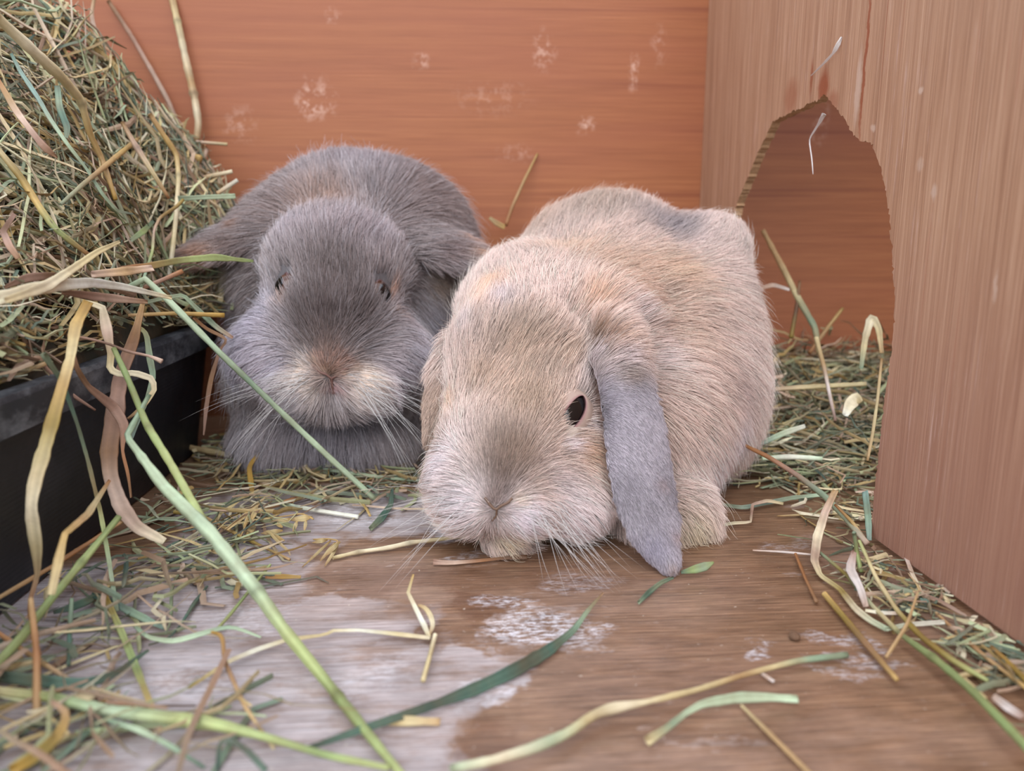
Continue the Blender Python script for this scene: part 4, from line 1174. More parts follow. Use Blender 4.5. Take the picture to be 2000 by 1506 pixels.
lf('long yellow leaf dangling down the near side of the tray', [(172, 590, 'x-.170'), (148, 635, 'x-.168'), (138, 700, 'x-.165'), (118, 770, 'x-.165'), (92, 860, 'x-.165'), (68, 940, 'x-.165'), (60, 990, 'x-.166'), (72, 1070, 'x-.168'), (74, 1125, 'x-.170'), (56, 1180, 'x-.172'), (62, 1230, 'x-.172')], [18, 20, 18, 24, 24, 26, 22, 22, 10, 8, 8], ['mustard', 'gold', 'straw', 'gold', 'olive', 'straw', 'cream', 'straw', 'brown', 'rust'])
lf('jointed golden leaf bent over in front of the tray foot', [(214, 938, 'x-.160'), (172, 1004, 'x-.155'), (126, 1044, 'x-.15'), (114, 1098, 'x-.15'), (100, 1162, 'x-.15')], [6, 14, 12, 18, 14], ['rust', 'straw', 'tan', 'gold', 'straw'], smooth=0)
st('tan straw sloping across the lower corner of the tray', [(-10, 1172, .31), (100, 1108, .33), (205, 1040, .35), (262, 1004, .37)], [9, 9, 8, 7], ['tan', 'rust', 'tan'])
lf('thin grey-green blade trailing from the rim to the floor beside the tray', [(84, 690, 'x-.168'), (122, 745, 'x-.168'), (152, 830, 'x-.165'), (172, 900, 'x-.165'), (196, 1000, .36), (212, 1090, .35), (228, 1195, .34)], [12, 10, 7, 7, 8, 8, 9], ['sage', 'teal', 'sage', 'straw', 'lime', 'mint', 'sage'])
st('golden straw lying over the near tray rim', [(-10, 750, .335), (40, 728, .34), (90, 710, .345)], [10, 10, 9], ['gold', 'straw', 'tan'])
st('grey-brown bent twig drooping over the near rim', [(0, 605, 'k8'), (30, 640, .35), (62, 690, .35), (100, 730, .355), (135, 768, .36), (186, 801, .37)], [9, 12, 9, 8, 8, 4], ['sage', 'brown', 'rosy', 'rosy'])
st('fine brown twig with a frayed tuft sticking out over the rim', [(132, 655, .37), (175, 662, .37), (215, 672, .37), (250, 688, .372), (290, 694, .375), (316, 706, .375)], [7, 5, 5, 6, 5, 10], ['brown', 'rosy', 'umber', 'rosy', 'pinkish'])
lf('dull green leaf hooked over the far part of the tray rim', [(222, 618, 'k8'), (260, 632, .42), (286, 650, .415), (292, 700, .41), (300, 735, .41), (284, 790, .40), (262, 840, .395), (252, 870, .39)], [6, 8, 9, 14, 12, 7, 8, 6], ['sage', 'teal', 'olive', 'sage', 'sage', 'blue'])
# on the heap
lf('broad cream husk lying across the front of the hay heap', [(-10, 585, .30), (60, 566, .315), (120, 556, .335), (180, 552, .36), (240, 560, .385), (335, 582, .415)], [26, 26, 24, 20, 14, 8], ['cream', 'cream', 'white', 'white', 'white', 'straw'])
lf('long pale straw rising from the cream husk on the heap', [(10, 588, .297), (90, 560, .32), (150, 520, .345), (190, 492, .36), (234, 472, .375)], [14, 20, 14, 12, 6], ['straw', 'cream', 'straw', 'straw'])
lf('pink-brown leaf tucked under the cream husk', [(120, 570, .345), (180, 578, .365), (230, 584, .385), (288, 590, .40)], [10, 18, 16, 8], ['umber', 'rosy', 'pinkish', 'brown'])
lf('dark rosy leaf behind the cream husk at the left', [(8, 562, 'k14'), (50, 542, 'k14'), (100, 538, 'k14'), (150, 545, 'k12')], [6, 18, 16, 6], ['umber', 'rosy', 'umber', 'brown'])
lf('lime-green blade reaching from the heap over the ear of the grey rabbit', [(100, 545, 'k18'), (190, 532, .44), (290, 520, .455), (350, 508, .47), (420, 502, .475), (495, 510, .475)], [12, 12, 14, 12, 14, 5], ['straw', 'straw', 'pinkish', 'rust', 'lime', 'green'])
lf('flat pale peach leaf with a cut end on the heap', [(178, 536, .385), (240, 531, .40), (298, 524, .42)], [14, 18, 14], ['pinkish', 'tan', 'pinkish'])
st('brick-coloured straw poking out below the lime blade', [(262, 570, .44), (310, 550, .45), (356, 530, .46)], [9, 9, 10], ['rust', 'rosy', 'rust'])
st('orange straw lying level over the far rim of the tray', [(250, 616, .43), (340, 612, .445), (438, 616, .46)], [7, 8, 9], ['tan', 'gold', 'mustard'])
lf('folded sage blade with two ends over the far tray corner', [(258, 598, .45), (320, 582, .455), (358, 576, .46), (398, 616, .46), (424, 640, .46), (455, 660, .46)], [6, 8, 8, 11, 10, 6], ['sage', 'mint', 'sage', 'sage', 'rosy'], smooth=0)
lf('brown thin leaf looping round the far tray corner', [(378, 620, .455), (402, 642, .458), (430, 655, .46), (446, 664, .46), (430, 680, .462), (412, 740, .465), (402, 800, .468), (398, 850, .47)], [6, 7, 7, 5, 5, 9, 8, 3], ['rust', 'brown', 'rosy', 'brown', 'rosy', 'rosy'])
st('fine green stem climbing with a crook out of the heap', [(276, 560, .44), (298, 490, 'k26'), (300, 450, 'k26'), (312, 425, 'k26'), (345, 404, .50), (358, 390, .505)], [6, 6, 6, 6, 7, 6], ['mint', 'sage', 'lime', 'pinkish', 'tan', 'olive'])
lf('short mint blade jutting level from the right of the heap', [(348, 388, .515), (400, 385, .52), (460, 383, .525)], [11, 9, 10], ['sage', 'mint', 'mint'])
st('widest tan stem slanting down from the top left corner', [(-12, 28, .38), (60, 95, .40), (120, 150, .42), (158, 196, .44), (176, 262, .45), (200, 312, 'k30'), (226, 390, 'k24')], [20, 22, 20, 16, 12, 10, 8], ['straw', 'cream', 'straw', 'straw', 'gold', 'tan', 'mustard'], node=(.52,), smooth=0)
lf('thin blue-green blade running down the face of the heap', [(22, 105, 'k34'), (40, 140, 'k34'), (75, 192, 'k34'), (95, 228, 'k34'), (130, 280, 'k32'), (168, 328, 'k30'), (200, 380, 'k28'), (228, 412, 'k26'), (260, 418, 'k24')], [6, 8, 9, 8, 7, 6, 6, 6, 3], ['teal', 'blue', 'blue', 'mint', 'sage', 'mint', 'blue'])
st('golden straw crossing the heap up to the right', [(118, 400, 'k30'), (160, 362, 'k32'), (220, 312, 'k34'), (276, 266, .54)], [7, 9, 10, 8], ['sage', 'tan', 'gold', 'tan'])
st('green-yellow stem leaning down the left of the heap', [(-5, 290, 'k30'), (40, 345, 'k30'), (82, 412, 'k30'), (110, 450, 'k28'), (176, 500, 'k26')], [10, 14, 14, 12, 8], ['straw', 'olive', 'gold', 'green', 'rust'])
st('pinkish straw lying down the middle of the heap', [(238, 238, 'k30'), (262, 280, 'k30'), (300, 340, 'k28'), (330, 388, 'k26')], [8, 10, 10, 6], ['tan', 'pinkish', 'straw', 'rust'], node=(.35,))
st('pale stem hanging straight down at the right of the heap', [(292, 222, 'k32'), (345, 302, .53), (349, 345, .525), (344, 420, .515), (338, 480, .505), (330, 540, .50)], [9, 10, 9, 9, 9, 8], ['tan', 'gold', 'straw', 'cream', 'straw', 'white'], node=(.38,))
st('pale mint stem sloping along the upper right shoulder of the heap', [(215, 118, .60), (250, 180, .585), (285, 230, .57), (315, 280, .56)], [9, 9, 8, 6], ['blue', 'white', 'mint', 'straw'])
lf('cluster leaf of dull green lying high in the heap', [(112, 168, 'k26'), (116, 210, 'k26'), (132, 250, 'k26'), (128, 275, 'k24')], [10, 12, 13, 5], ['teal', 'sage', 'teal', 'sage'])
lf('rosy crumpled leaf on the left slope of the heap', [(28, 418, 'k24'), (6, 452, 'k24'), (18, 480, 'k24'), (36, 505, 'k22')], [8, 12, 14, 10], ['rosy', 'umber', 'rosy', 'brown'], smooth=0)
lf('pale rust ribbon running down from the left edge of the heap', [(-6, 152, 'k34'), (30, 215, 'k34'), (70, 268, 'k34'), (90, 292, 'k32'), (112, 308, 'k30')], [9, 13, 11, 16, 4], ['rust', 'tan', 'pinkish', 'rosy', 'brown'])
lf('small bright green leaf lying on the heap beside the crooked stem', [(255, 470, 'k26'), (280, 452, 'k26'), (300, 432, 'k26')], [8, 12, 6], ['sage', 'green', 'teal'])
for i, (lab, p, w, c) in enumerate([
    ('white-ended straw poking right from the top of the heap shoulder', [(326, 272, .60), (380, 277, .605), (444, 282, .61)], 6, ['sage', 'pinkish', 'straw']),
    ('stub of straw sticking out just above the mint blade', [(392, 348, .57), (454, 335, .575)], 8, ['tan', 'cream']),
    ('lower stub of straw pointing up at the back wall', [(424, 378, .56), (464, 352, .565)], 8, ['tan', 'white']),
    ('orange-gold leaf stub at the right shoulder of the heap', [(330, 292, .575), (360, 300, .575), (392, 312, .575)], 15, ['gold', 'mustard', 'gold']),
    ('short upright straw stub against the back wall by the heap', [(404, 290, .60), (396, 322, .60), (390, 350, .60)], 7, ['pinkish', 'tan'])]): st(lab, p, w, c)
st('tallest pale stem bowed against the back wall', [(334, -12, .62), (348, 48, .62), (366, 130, .625), (380, 190, .63), (388, 240, .63), (384, 276, .63)], [13, 13, 14, 14, 13, 12], ['tan', 'straw', 'cream', 'tan', 'cream', 'tan'], node=(.2, .68))
st('slim pinkish stem leaning on the back wall behind the heap', [(212, 2, .615), (258, 72, .62), (300, 145, .625), (330, 200, .63), (358, 266, .635)], [8, 9, 9, 9, 6], ['brown', 'rosy', 'pinkish', 'rosy'])
st('dark green stem bowed between two stems on the back wall', [(256, -8, .63), (288, 55, .635), (305, 120, .64), (316, 190, .64), (322, 262, .64)], [7, 7, 8, 11, 11], ['green', 'olive', 'olive', 'teal'])
st('short stem rising above the heap top beside the back wall', [(185, -8, .56), (178, 30, .56), (190, 80, .56), (198, 120, .56), (215, 150, .56)], [6, 8, 8, 6, 5], ['tan', 'pinkish', 'straw', 'tan'])
st('thin grey stem standing at the top left of the heap', [(38, -8, .52), (44, 30, .52), (42, 80, .52)], [6, 5, 5], ['rosy', 'sage', 'brown'])
# floor in front of the grey rabbit
st('pale straw with a joint lying under the chin of the fawn rabbit', [(650, 1090, 'h2'), (700, 1078, 'h2'), (760, 1070, 'h2'), (800, 1060, 'h3'), (870, 1052, 'h3'), (945, 1042, 'h3')], [7, 8, 9, 9, 8, 7], ['straw', 'cream', 'cream', 'straw', 'straw'], node=(.18, .48))
lf('dry brown leaf scrap with a split end under the chin of the fawn rabbit', [(846, 1098, 'h2'), (880, 1100, 'h2'), (930, 1096, 'h2'), (985, 1090, 'h2'), (1030, 1088, 'h2')], [12, 9, 6, 6, 10], ['rosy', 'pinkish', 'rust', 'umber', 'umber'])
lf('dark teal leaf curled on the floor between the two rabbits', [(766, 955, 'h8'), (764, 985, 'h4'), (745, 1012, 'h3'), (722, 1034, 'h2')], [6, 10, 15, 10], ['dark', 'teal', 'teal', 'sage'])
st('short white straw on the floor left of the teal leaf', [(548, 984, 'h4'), (600, 994, 'h3'), (700, 1010, 'h2')], [9, 9, 8], ['sage', 'white', 'white'])
st('long olive straw in the hay before the paws of the grey rabbit', [(362, 872, 'h8'), (440, 888, 'h7'), (520, 903, 'h6'), (637, 932, 'h4')], [10, 13, 12, 9], ['tan', 'straw', 'olive', 'straw'])
lf('mustard leaf standing bent in front of the grey rabbit', [(522, 868, 'h22'), (500, 892, 'h16'), (486, 912, 'h12'), (490, 940, 'h6'), (494, 968, 'h2')], [5, 8, 9, 12, 8], ['olive', 'mustard', 'mustard', 'gold'])
st('mint straw running right between the rabbits', [(620, 915, 'h6'), (740, 932, 'h5'), (850, 942, 'h4')], [7, 8, 6], ['sage', 'mint', 'sage'])
st('brown stem lying up towards the grey rabbit', [(500, 1000, 'h3'), (560, 980, 'h3'), (640, 958, 'h3')], [7, 10, 9], ['tan', 'rust', 'rosy'])
st('thin tan straw crossing behind the longest green stem', [(340, 1000, 'h6'), (400, 1010, 'h5'), (465, 1045, 'h3'), (566, 1093, 'h1')], [7, 7, 7, 5], ['olive', 'tan', 'olive', 'tan'])
lf('short mustard leaf scrap on the grey worn boards', [(518, 1128, 'h2'), (550, 1126, 'h2'), (588, 1127, 'h2')], [7, 9, 6], ['rust', 'mustard', 'gold'])
st('thin green stem slanting back under the longest stem', [(528, 1103, 'h4'), (490, 1150, 'h3'), (450, 1200, 'h3'), (418, 1236, 'h3')], [5, 7, 7, 6], ['lime', 'green', 'lime'])
lf('knotted cream stalk curving over the worn boards', [(368, 1344, 'h2'), (450, 1290, 'h3'), (505, 1268, 'h3'), (560, 1250, 'h4'), (636, 1240, 'h3'), (648, 1232, 'h3'), (700, 1231, 'h3'), (770, 1238, 'h3'), (840, 1246, 'h3')], [6, 9, 10, 9, 7, 7, 7, 9, 7], ['olive', 'straw', 'white', 'straw', 'straw', 'white', 'straw', 'cream'], smooth=0)
lf('kinked cream leaf standing from the end of the knotted stalk', [(807, 1122, 'h12'), (797, 1158, 'h10'), (815, 1195, 'h7'), (830, 1225, 'h4'), (838, 1245, 'h3')], [4, 7, 9, 11, 8], ['gold', 'straw', 'cream', 'white', 'straw'], smooth=0)
lf('thin curl of leaf looping off the kinked cream leaf', [(816, 1182, 'h8'), (830, 1186, 'h8'), (842, 1204, 'h6'), (846, 1222, 'h4'), (838, 1240, 'h3')], [4, 8, 10, 9, 5], ['tan', 'straw', 'cream', 'tan'])
st('pale cut straw pointing to the bottom edge from the knotted stalk', [(850, 1240, 'h3'), (840, 1280, 'h3'), (826, 1330, 'h3')], [9, 9, 9], ['cream', 'straw', 'straw'])
lf('long dark teal blade tapering up towards the hanging ear', [(1178, 1158, 'h5'), (1150, 1190, 'h4'), (1120, 1232, 'h3'), (1070, 1272, 'h3'), (1000, 1312, 'h3'), (930, 1345, 'h3'), (860, 1372, 'h3'), (720, 1420, 'h4'), (600, 1462, 'h4')], [3, 8, 12, 22, 28, 24, 18, 16, 10], ['brown', 'sage', 'teal', 'dark', 'teal', 'dark', 'teal', 'dark'])
st('pale green stem with a swollen joint lying at the bottom right', [(880, 1502, 'h6'), (960, 1486, 'h5'), (1040, 1462, 'h5'), (1110, 1432, 'h5'), (1160, 1395, 'h5'), (1192, 1384, 'h5'), (1260, 1372, 'h5'), (1360, 1348, 'h4'), (1460, 1316, 'h3'), (1560, 1290, 'h3'), (1655, 1279, 'h2')], [16, 18, 22, 20, 18, 26, 11, 11, 11, 12, 12], ['mint', 'cream', 'mint', 'straw', 'cream', 'straw', 'straw', 'tan', 'straw', 'sage', 'sage'])
lf('flat mint blade bent in the middle near the bottom edge', [(1262, 1449, 'h3'), (1300, 1424, 'h3'), (1340, 1392, 'h4'), (1372, 1374, 'h5'), (1440, 1362, 'h4'), (1500, 1362, 'h3'), (1558, 1366, 'h2')], [18, 13, 13, 16, 22, 17, 14], ['straw', 'sage', 'mint', 'mint', 'mint', 'mint'], smooth=0)
st('slim tan straw leaving at the bottom edge beside the mint blade', [(1448, 1378, 'h2'), (1490, 1420, 'h2'), (1540, 1470, 'h2'), (1590, 1520, 'h2')], [6, 9, 10, 11], ['straw', 'tan', 'tan'])
lf('flat tan chip lying on the worn boards near the bottom edge', [(742, 1410, 'h2'), (800, 1408, 'h2'), (860, 1410, 'h2')], [14, 18, 14], ['gold', 'straw', 'tan'])
st('broad lime stem along the bottom left of the floor', [(-20, 1348, 'h9'), (100, 1362, 'h9'), (210, 1388, 'h8'), (330, 1402, 'h8'), (420, 1414, 'h7'), (520, 1440, 'h6'), (640, 1476, 'h5'), (760, 1500, 'h5')], [18, 20, 22, 26, 24, 15, 14, 12], ['straw', 'green', 'mint', 'lime', 'lime', 'green', 'lime'], node=(.55,))
lf('olive-green stem standing blurred at the lower left', [(206, 1165, .33), (240, 1240, .31), (268, 1310, .295), (298, 1386, .28)], [10, 13, 13, 12], ['mustard', 'lime', 'green', 'gold'])
st('thin rust-brown stem drooping to the bottom edge', [(414, 1235, 'h12'), (435, 1240, 'h14'), (438, 1290, 'h10'), (478, 1380, 'h6'), (535, 1462, 'h3')], [6, 8, 9, 9, 6], ['mustard', 'brown', 'tan', 'straw'])
lf('blue-green leaf lying flat beside the tray foot', [(180, 1160, 'h5'), (230, 1182, 'h4'), (270, 1202, 'h4'), (322, 1228, 'h3')], [12, 14, 15, 8], ['teal', 'blue', 'sage', 'blue'])
lf('ragged teal leaf nearest the tray foot', [(104, 1196, 'h5'), (140, 1186, 'h5'), (176, 1172, 'h4'), (200, 1150, 'h4')], [8, 15, 14, 6], ['dark', 'teal', 'sage', 'teal'])
lf('curved pale sage blade resting across the worn boards', [(262, 1222, 'h3'), (290, 1246, 'h4'), (340, 1254, 'h5'), (400, 1236, 'h6'), (450, 1222, 'h8'), (510, 1245, 'h4')], [6, 9, 10, 10, 8, 4], ['sage', 'mint', 'mint', 'sage', 'mint'])
st('upright dark green stem in the near left corner', [(140, 1170, .31), (136, 1230, .30), (134, 1300, .285)], [7, 9, 8], ['sage', 'teal', 'teal'])
st('blurred tan stem standing in the near left corner', [(60, 1170, .285), (72, 1280, .265), (72, 1404, .25)], [10, 14, 14], ['tan', 'rust', 'tan'])
lf('blurred olive leaf arching in the very corner of the picture', [(20, 1506, .235), (80, 1470, .235), (120, 1430, .235), (135, 1390, .235), (100, 1370, .235)], [24, 24, 20, 14, 8], ['mustard', 'olive', 'gold', 'rosy'])
lf('broad dark green leaf lying across the near left floor', [(-10, 1320, 'h8'), (80, 1330, 'h8'), (160, 1338, 'h7'), (220, 1320, 'h5'), (290, 1270, 'h4')], [20, 26, 22, 14, 6], ['dark', 'teal', 'teal', 'dark', 'teal'])
st('tan stem sloping down from the tray foot over the corner tangle', [(-10, 1232, .29), (60, 1280, .285), (130, 1325, .28), (200, 1372, .275), (290, 1380, .27)], [9, 10, 9, 8, 6], ['rust', 'tan', 'pinkish', 'rust'])
lf('dark looped blade at the bottom edge left of centre', [(425, 1506, 'h3'), (428, 1450, 'h12'), (440, 1440, 'h14'), (480, 1462, 'h10'), (520, 1506, 'h4')], [8, 9, 9, 12, 12], ['dark', 'teal', 'dark', 'teal'])
lf('pale blue-green blade slanting down to the bottom edge at the left', [(205, 1405, 'h6'), (270, 1425, 'h6'), (330, 1455, 'h5'), (400, 1500, 'h4')], [8, 12, 10, 6], ['sage', 'mint', 'sage', 'teal'])
st('fine dark stem wandering up the worn boards', [(405, 1145, 'h2'), (380, 1178, 'h2'), (352, 1222, 'h2'), (330, 1248, 'h2'), (290, 1260, 'h2')], [4, 9, 4, 4, 4], ['dark', 'teal', 'dark'])
# right side
lf('cream folded leaf standing bent at the right of the bare floor', [(1632, 958, 'h26'), (1612, 1000, 'h18'), (1596, 1050, 'h10'), (1590, 1095, 'h5'), (1602, 1124, 'h3'), (1640, 1150, 'h3'), (1672, 1190, 'h3'), (1700, 1212, 'h3'), (1732, 1229, 'h3')], [12, 14, 18, 16, 10, 10, 13, 12, 10], ['tan', 'pinkish', 'cream', 'pinkish', 'straw', 'olive', 'cream', 'mint'], smooth=0)
lf('white narrow leaf running on from the folded cream leaf', [(1730, 1229, 'h3'), (1775, 1220, 'h3'), (1845, 1215, 'h3')], [8, 9, 9], ['mint', 'white', 'white'])
lf('short white leaf strip just above the white narrow one', [(1690, 1192, 'h4'), (1720, 1197, 'h4'), (1756, 1198, 'h4')], [6, 8, 6], ['cream', 'white', 'pinkish'])
lf('pale lilac-pink leaf hanging among stems near the partition foot', [(1668, 1078, 'h14'), (1660, 1112, 'h10'), (1680, 1148, 'h7'), (1692, 1186, 'h4')], [10, 18, 14, 10], ['rosy', 'hair', 'hair', 'pinkish'], smooth=0)
lf('pink curled leaf propped against the partition', [(1758, 1026, .395), (1765, 1076, .385), (1782, 1122, .375), (1800, 1162, .368), (1840, 1176, .36), (1888, 1204, .352)], [3, 8, 8, 10, 9, 4], ['pinkish', 'hair', 'pinkish', 'cream', 'rosy', 'pinkish'], smooth=0)
st('brown-to-green stem slanting from the fawn flank to the arch foot', [(1438, 862, .465), (1500, 892, .45), (1560, 930, .435), (1610, 968, .425), (1650, 1010, .415), (1694, 1062, .405)], [6, 9, 10, 13, 12, 12], ['rust', 'rust', 'rosy', 'sage', 'mint', 'pinkish'])
st('rust straw lying along the brown-to-green stem', [(1630, 985, .413), (1665, 1020, .408), (1692, 1056, .403)], [5, 7, 6], ['rust', 'gold', 'pinkish'])
lf('blue-grey upright blade at the foot of the arch', [(1690, 960, .425), (1696, 1010, .41), (1698, 1056, .40)], [12, 13, 9], ['blue', 'sage', 'blue'])
st('long green stem leaving at the right edge along the partition', [(1600, 1078, 'h5'), (1650, 1120, 'h4'), (1700, 1180, 'h4'), (1760, 1240, 'h5'), (1830, 1290, 'h6'), (1900, 1350, 'h7'), (1960, 1412, 'h8'), (2015, 1470, 'h8')], [6, 8, 9, 10, 14, 17, 18, 18], ['sage', 'olive', 'sage', 'straw', 'green', 'green', 'green', 'green'], node=(.50, .64))
st('olive stem beside the long green one on the floor', [(1678, 1056, 'h16'), (1712, 1130, 'h8'), (1750, 1190, 'h5'), (1800, 1245, 'h4'), (1860, 1290, 'h4'), (1930, 1330, 'h3')], [7, 8, 9, 12, 12, 8], ['lime', 'straw', 'straw', 'olive', 'olive', 'lime'])
st('short green stem upright at the arch foot', [(1668, 1040, 'h22'), (1674, 1080, 'h10'), (1682, 1118, 'h3')], [9, 9, 9], ['sage', 'lime', 'green'])
st('olive-brown cut stick lying apart on the right of the floor', [(1610, 1160, 'h3'), (1650, 1208, 'h3'), (1700, 1268, 'h3'), (1752, 1328, 'h3')], [11, 13, 13, 9], ['gold', 'olive', 'brown', 'gold'])
st('slim tan straw crossing the long green stem', [(1793, 1156, 'h16'), (1772, 1220, 'h10'), (1730, 1285, 'h2')], [4, 7, 7], ['tan', 'tan', 'tan'])
st('orange straw running out at the right edge', [(1828, 1197, 'h3'), (1880, 1245, 'h3'), (1940, 1296, 'h4'), (2010, 1348, 'h5')], [5, 8, 8, 9], ['tan', 'rust', 'tan', 'gold'])
st('thick mustard stem at the right edge below the partition', [(1920, 1250, 'h3'), (1960, 1285, 'h4'), (2010, 1335, 'h5')], [7, 10, 12], ['brown', 'mustard', 'olive'])
st('thin white straw on the floor by the orange straw', [(1826, 1254, 'h2'), (1870, 1257, 'h2'), (1908, 1260, 'h2')], [4, 5, 5], ['white', 'white', 'cream'])
st('thin reddish twig on bare boards right of the hanging ear', [(1553, 1080, 'h3'), (1572, 1128, 'h3'), (1595, 1176, 'h2')], [6, 6, 7], ['rust', 'rust', 'brown'])
st('pale pink hair-thin straw above the reddish twig', [(1470, 1075, 'h2'), (1530, 1078, 'h3'), (1610, 1086, 'h4')], [3, 5, 4], ['pinkish', 'hair', 'pinkish'])
lf('green leaf blade on the floor reaching out from the fawn flank', [(1408, 985, 'h2'), (1450, 992, 'h3'), (1500, 982, 'h3'), (1550, 972, 'h4'), (1610, 966, 'h4')], [5, 9, 9, 9, 6], ['sage', 'blue', 'sage', 'mint'])
lf('bent cream strip lying beside the hind foot of the fawn rabbit', [(1390, 1030, 'h2'), (1430, 1022, 'h3'), (1466, 1020, 'h3'), (1470, 985, 'h6'), (1500, 978, 'h5'), (1530, 984, 'h4')], [5, 7, 5, 6, 8, 5], ['sage', 'cream', 'rosy', 'pinkish', 'straw'], smooth=0)
st('thin tan straw lying level in front of the hay bed', [(1518, 1008, 'h2'), (1600, 1004, 'h2'), (1690, 1003, 'h3')], [4, 5, 4], ['tan', 'straw', 'tan'])
lf('green leafy sprig under the tip of the hanging ear', [(1330, 1118, 'h4'), (1356, 1112, 'h5'), (1378, 1106, 'h6'), (1394, 1098, 'h8')], [6, 17, 18, 4], ['teal', 'green', 'sage', 'green'])
lf('small green blade below the tip of the hanging ear', [(1246, 1178, 'h2'), (1266, 1158, 'h2'), (1290, 1138, 'h3'), (1315, 1128, 'h3')], [7, 11, 10, 6], ['sage', 'teal', 'sage', 'teal'])
lf('tiny white scrap on bare boards above the mint blade', [(1484, 1313, 'h2'), (1498, 1322, 'h2'), (1512, 1332, 'h2')], [5, 7, 6], ['hair', 'pinkish', 'hair'])
lf('pinkish leaf scrap at the lower right edge', [(1940, 1360, 'h3'), (1968, 1382, 'h3'), (2000, 1402, 'h3')], [12, 20, 14], ['pinkish', 'hair', 'rosy'])
# in the arch
st('tall straw leaning on the back wall inside the arch', [(1490, 450, .64), (1530, 525, .63), (1560, 585, .62), (1592, 640, .61), (1600, 690, .60)], [9, 12, 13, 12, 10], ['tan', 'tan', 'straw', 'sage', 'straw'])
lf('pinkish leaf across the tall straw in the arch', [(1478, 566, .60), (1510, 556, .61), (1542, 566, .61)], [6, 9, 5], ['rosy', 'pinkish', 'hair'])
st('dark upright stem beside the tall straw in the arch', [(1562, 548, .62), (1556, 600, .62), (1545, 660, .615)], [5, 8, 9], ['brown', 'umber', 'olive'])
st('golden straw slanting right at the back of the arch', [(1646, 602, .63), (1620, 635, .63), (1580, 690, .62)], [6, 8, 9], ['gold', 'tan', 'rust'])
lf('looped pale leaf standing by the near edge of the arch', [(1682, 720, .52), (1690, 660, .53), (1702, 618, .535), (1716, 640, .53), (1722, 690, .52)], [8, 12, 16, 12, 8], ['sage', 'straw', 'cream', 'straw', 'tan'])
st('slender tan straw upright along the near edge of the arch', [(1722, 700, .45), (1714, 780, .445), (1704, 850, .44), (1694, 900, .435)], [5, 6, 6, 5], ['tan', 'straw', 'tan'])
st('pale straw steeply crossing the middle of the hay bed', [(1594, 660, .56), (1610, 720, .54), (1622, 780, .52), (1632, 822, .51)], [9, 8, 7, 5], ['straw', 'tan', 'hair', 'rosy'])
st('wide cream straw lying level at the front of the hay bed', [(1488, 896, .475), (1540, 892, .475), (1606, 896, .47)], [9, 11, 9], ['mint', 'white', 'mint'])
lf('white-blue leaf slanting up from the fawn flank', [(1482, 868, .49), (1530, 846, .50), (1572, 832, .505)], [8, 12, 8], ['blue', 'mint', 'white'])
st('tan straw lying level through the middle of the hay bed', [(1490, 762, .54), (1580, 756, .54), (1692, 750, .53)], [10, 11, 9], ['rosy', 'straw', 'straw'])
lf('cream paper-like scrap in the hay bed by the arch edge', [(1650, 812, .49), (1660, 790, .50), (1672, 778, .505), (1682, 786, .50)], [12, 24, 26, 10], ['white', 'cream', 'cream', 'straw'])
# on the walls
M_TUFT = mat_plain('shed_fur', L(232, 222, 218), .7, .05)
stalk('fur_wisp', 'fur wisp', 'white wisp of shed fur stuck to the tan partition above the arch', [(1584, 148, 'x%.4f' % (XP - .001)), (1605, 128, 'x%.4f' % (XP - .002)), (1628, 104, 'x%.4f' % (XP - .002)), (1636, 90, 'x%.4f' % (XP - .002)), (1644, 72, 'x%.4f' % (XP - .001))], [2, 4, 5, 12, 4], ['hair', 'hair', 'white', 'white'], mat=M_TUFT)
stalk('fur_wisp', 'fur wisp', 'thin wisp of shed fur hanging inside the top of the arch', [(1610, 222, 'x%.4f' % (XP + .004)), (1598, 244, 'x%.4f' % (XP + .006)), (1580, 272, 'x%.4f' % (XP + .007)), (1586, 312, 'x%.4f' % (XP + .007)), (1588, 340, 'x%.4f' % (XP + .007))], [9, 5, 2, 2, 1], ['hair', 'hair', 'hair'], mat=M_TUFT)
st('thin straw leaning on the back wall between the two rabbits', [(1050, 300, .665), (1025, 350, .66), (1000, 405, .655), (988, 440, .65)], [4, 6, 7, 7], ['gold', 'tan', 'rust'])
lf('small tan leaf tip at the back wall between the rabbits', [(956, 425, .64), (970, 436, .64), (986, 444, .64)], [6, 11, 8], ['straw', 'tan', 'gold'])
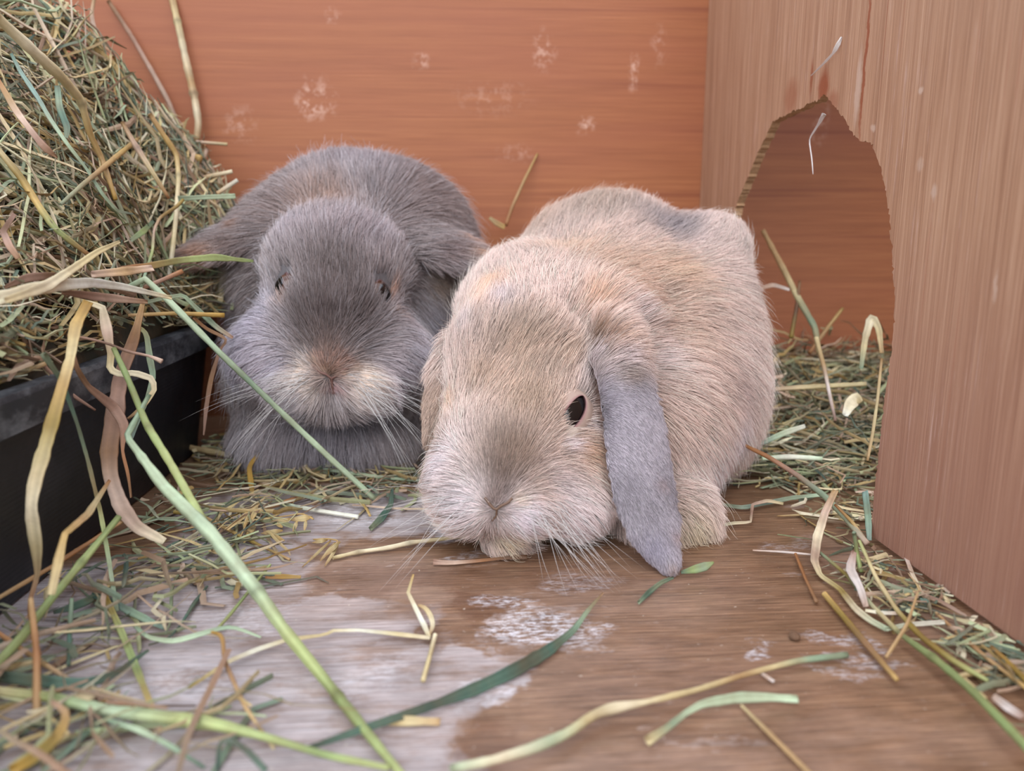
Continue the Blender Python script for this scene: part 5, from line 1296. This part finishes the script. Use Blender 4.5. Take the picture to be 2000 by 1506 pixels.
# oat-like seed heads: a stalk with several husks
def seed_head(label, stem, husks):
    c = at(*stem[len(stem) // 2]); root = bpy.data.objects.new('seed_head', None); root.location = c
    link(root, label=label, cat='seed head')
    child_mesh('stem', blade('stem', stem, 3, ['tan', 'gold'], tube_=True), root)
    for (x, y, dx, dy, w, h) in husks:
        child_mesh('husk', blade('husk', [(x, y, 'h%d' % h), (x + dx * .35, y + dy * .35, 'h%d' % (h + 1)), (x + dx * .7, y + dy * .7, 'h%d' % h), (x + dx, y + dy, 'h%d' % max(1, h - 1))], [3, w, w * .8, 2], ['gold', 'straw', 'tan']), root)
seed_head('tan seed head with open husks lying by the pale jointed straw', [(650, 1068, 'h4'), (662, 1056, 'h5'), (640, 1052, 'h4'), (612, 1054, 'h3')], [(664, 1058, -28, 28, 9, 4), (655, 1060, -30, 36, 8, 3), (646, 1056, -56, 52, 6, 2), (640, 1054, -30, 6, 8, 3), (660, 1066, -26, 40, 7, 2)])
seed_head('golden seed head drooping on the worn boards, farther from the chin', [(512, 1013, 'h4'), (560, 1008, 'h6'), (590, 1002, 'h6'), (612, 1014, 'h5')], [(610, 1010, -44, 6, 13, 5), (580, 1018, -8, 22, 8, 4), (598, 1016, -4, 22, 7, 4), (570, 1014, -46, 6, 9, 5), (552, 1036, -42, 6, 11, 3), (556, 1056, -40, -16, 11, 3), (552, 1030, -18, -12, 8, 4)])
seed_head('pale seed head with pointed husks near the golden one', [(466, 1058, 'h3'), (478, 1030, 'h6'), (486, 1010, 'h8')], [(476, 1030, 22, -40, 12, 6), (490, 1018, 14, -30, 11, 7), (482, 1046, 20, -26, 13, 4), (476, 1060, 18, -22, 8, 3), (466, 1056, -22, 18, 5, 2)])
# a dropping and a few crumbs on the boards
def crumb(name, cat, label, px, py, r, col, seed):
    import bmesh
    bm = bmesh.new(); bmesh.ops.create_icosphere(bm, subdivisions=3, radius=r)
    rr = np.random.default_rng(seed)
    for v in bm.verts:
        n = float(noise(np.array(v.co) + seed, 260)); v.co *= 1 + .28 * n; v.co.z *= .7
    for f in bm.faces: f.smooth = True
    m = bpy.data.meshes.new(name); bm.to_mesh(m); bm.free(); m.materials.append(mat_plain(name + '_surface', col, .9, .4, 400, .2, .0006))
    o = bpy.data.objects.new(name, m); c = PH(px, py); o.location = (c[0], c[1], r * .62); link(o, label=label, cat=cat)
crumb('crumb', 'crumb', 'small brown crumb on the bare boards right of centre', 1553, 1250, .0024, L(112, 86, 68), 1)
crumb('crumb', 'crumb', 'dark crumb beside the brown leaf scrap under the chin', 995, 1084, .0020, L(70, 52, 44), 2)
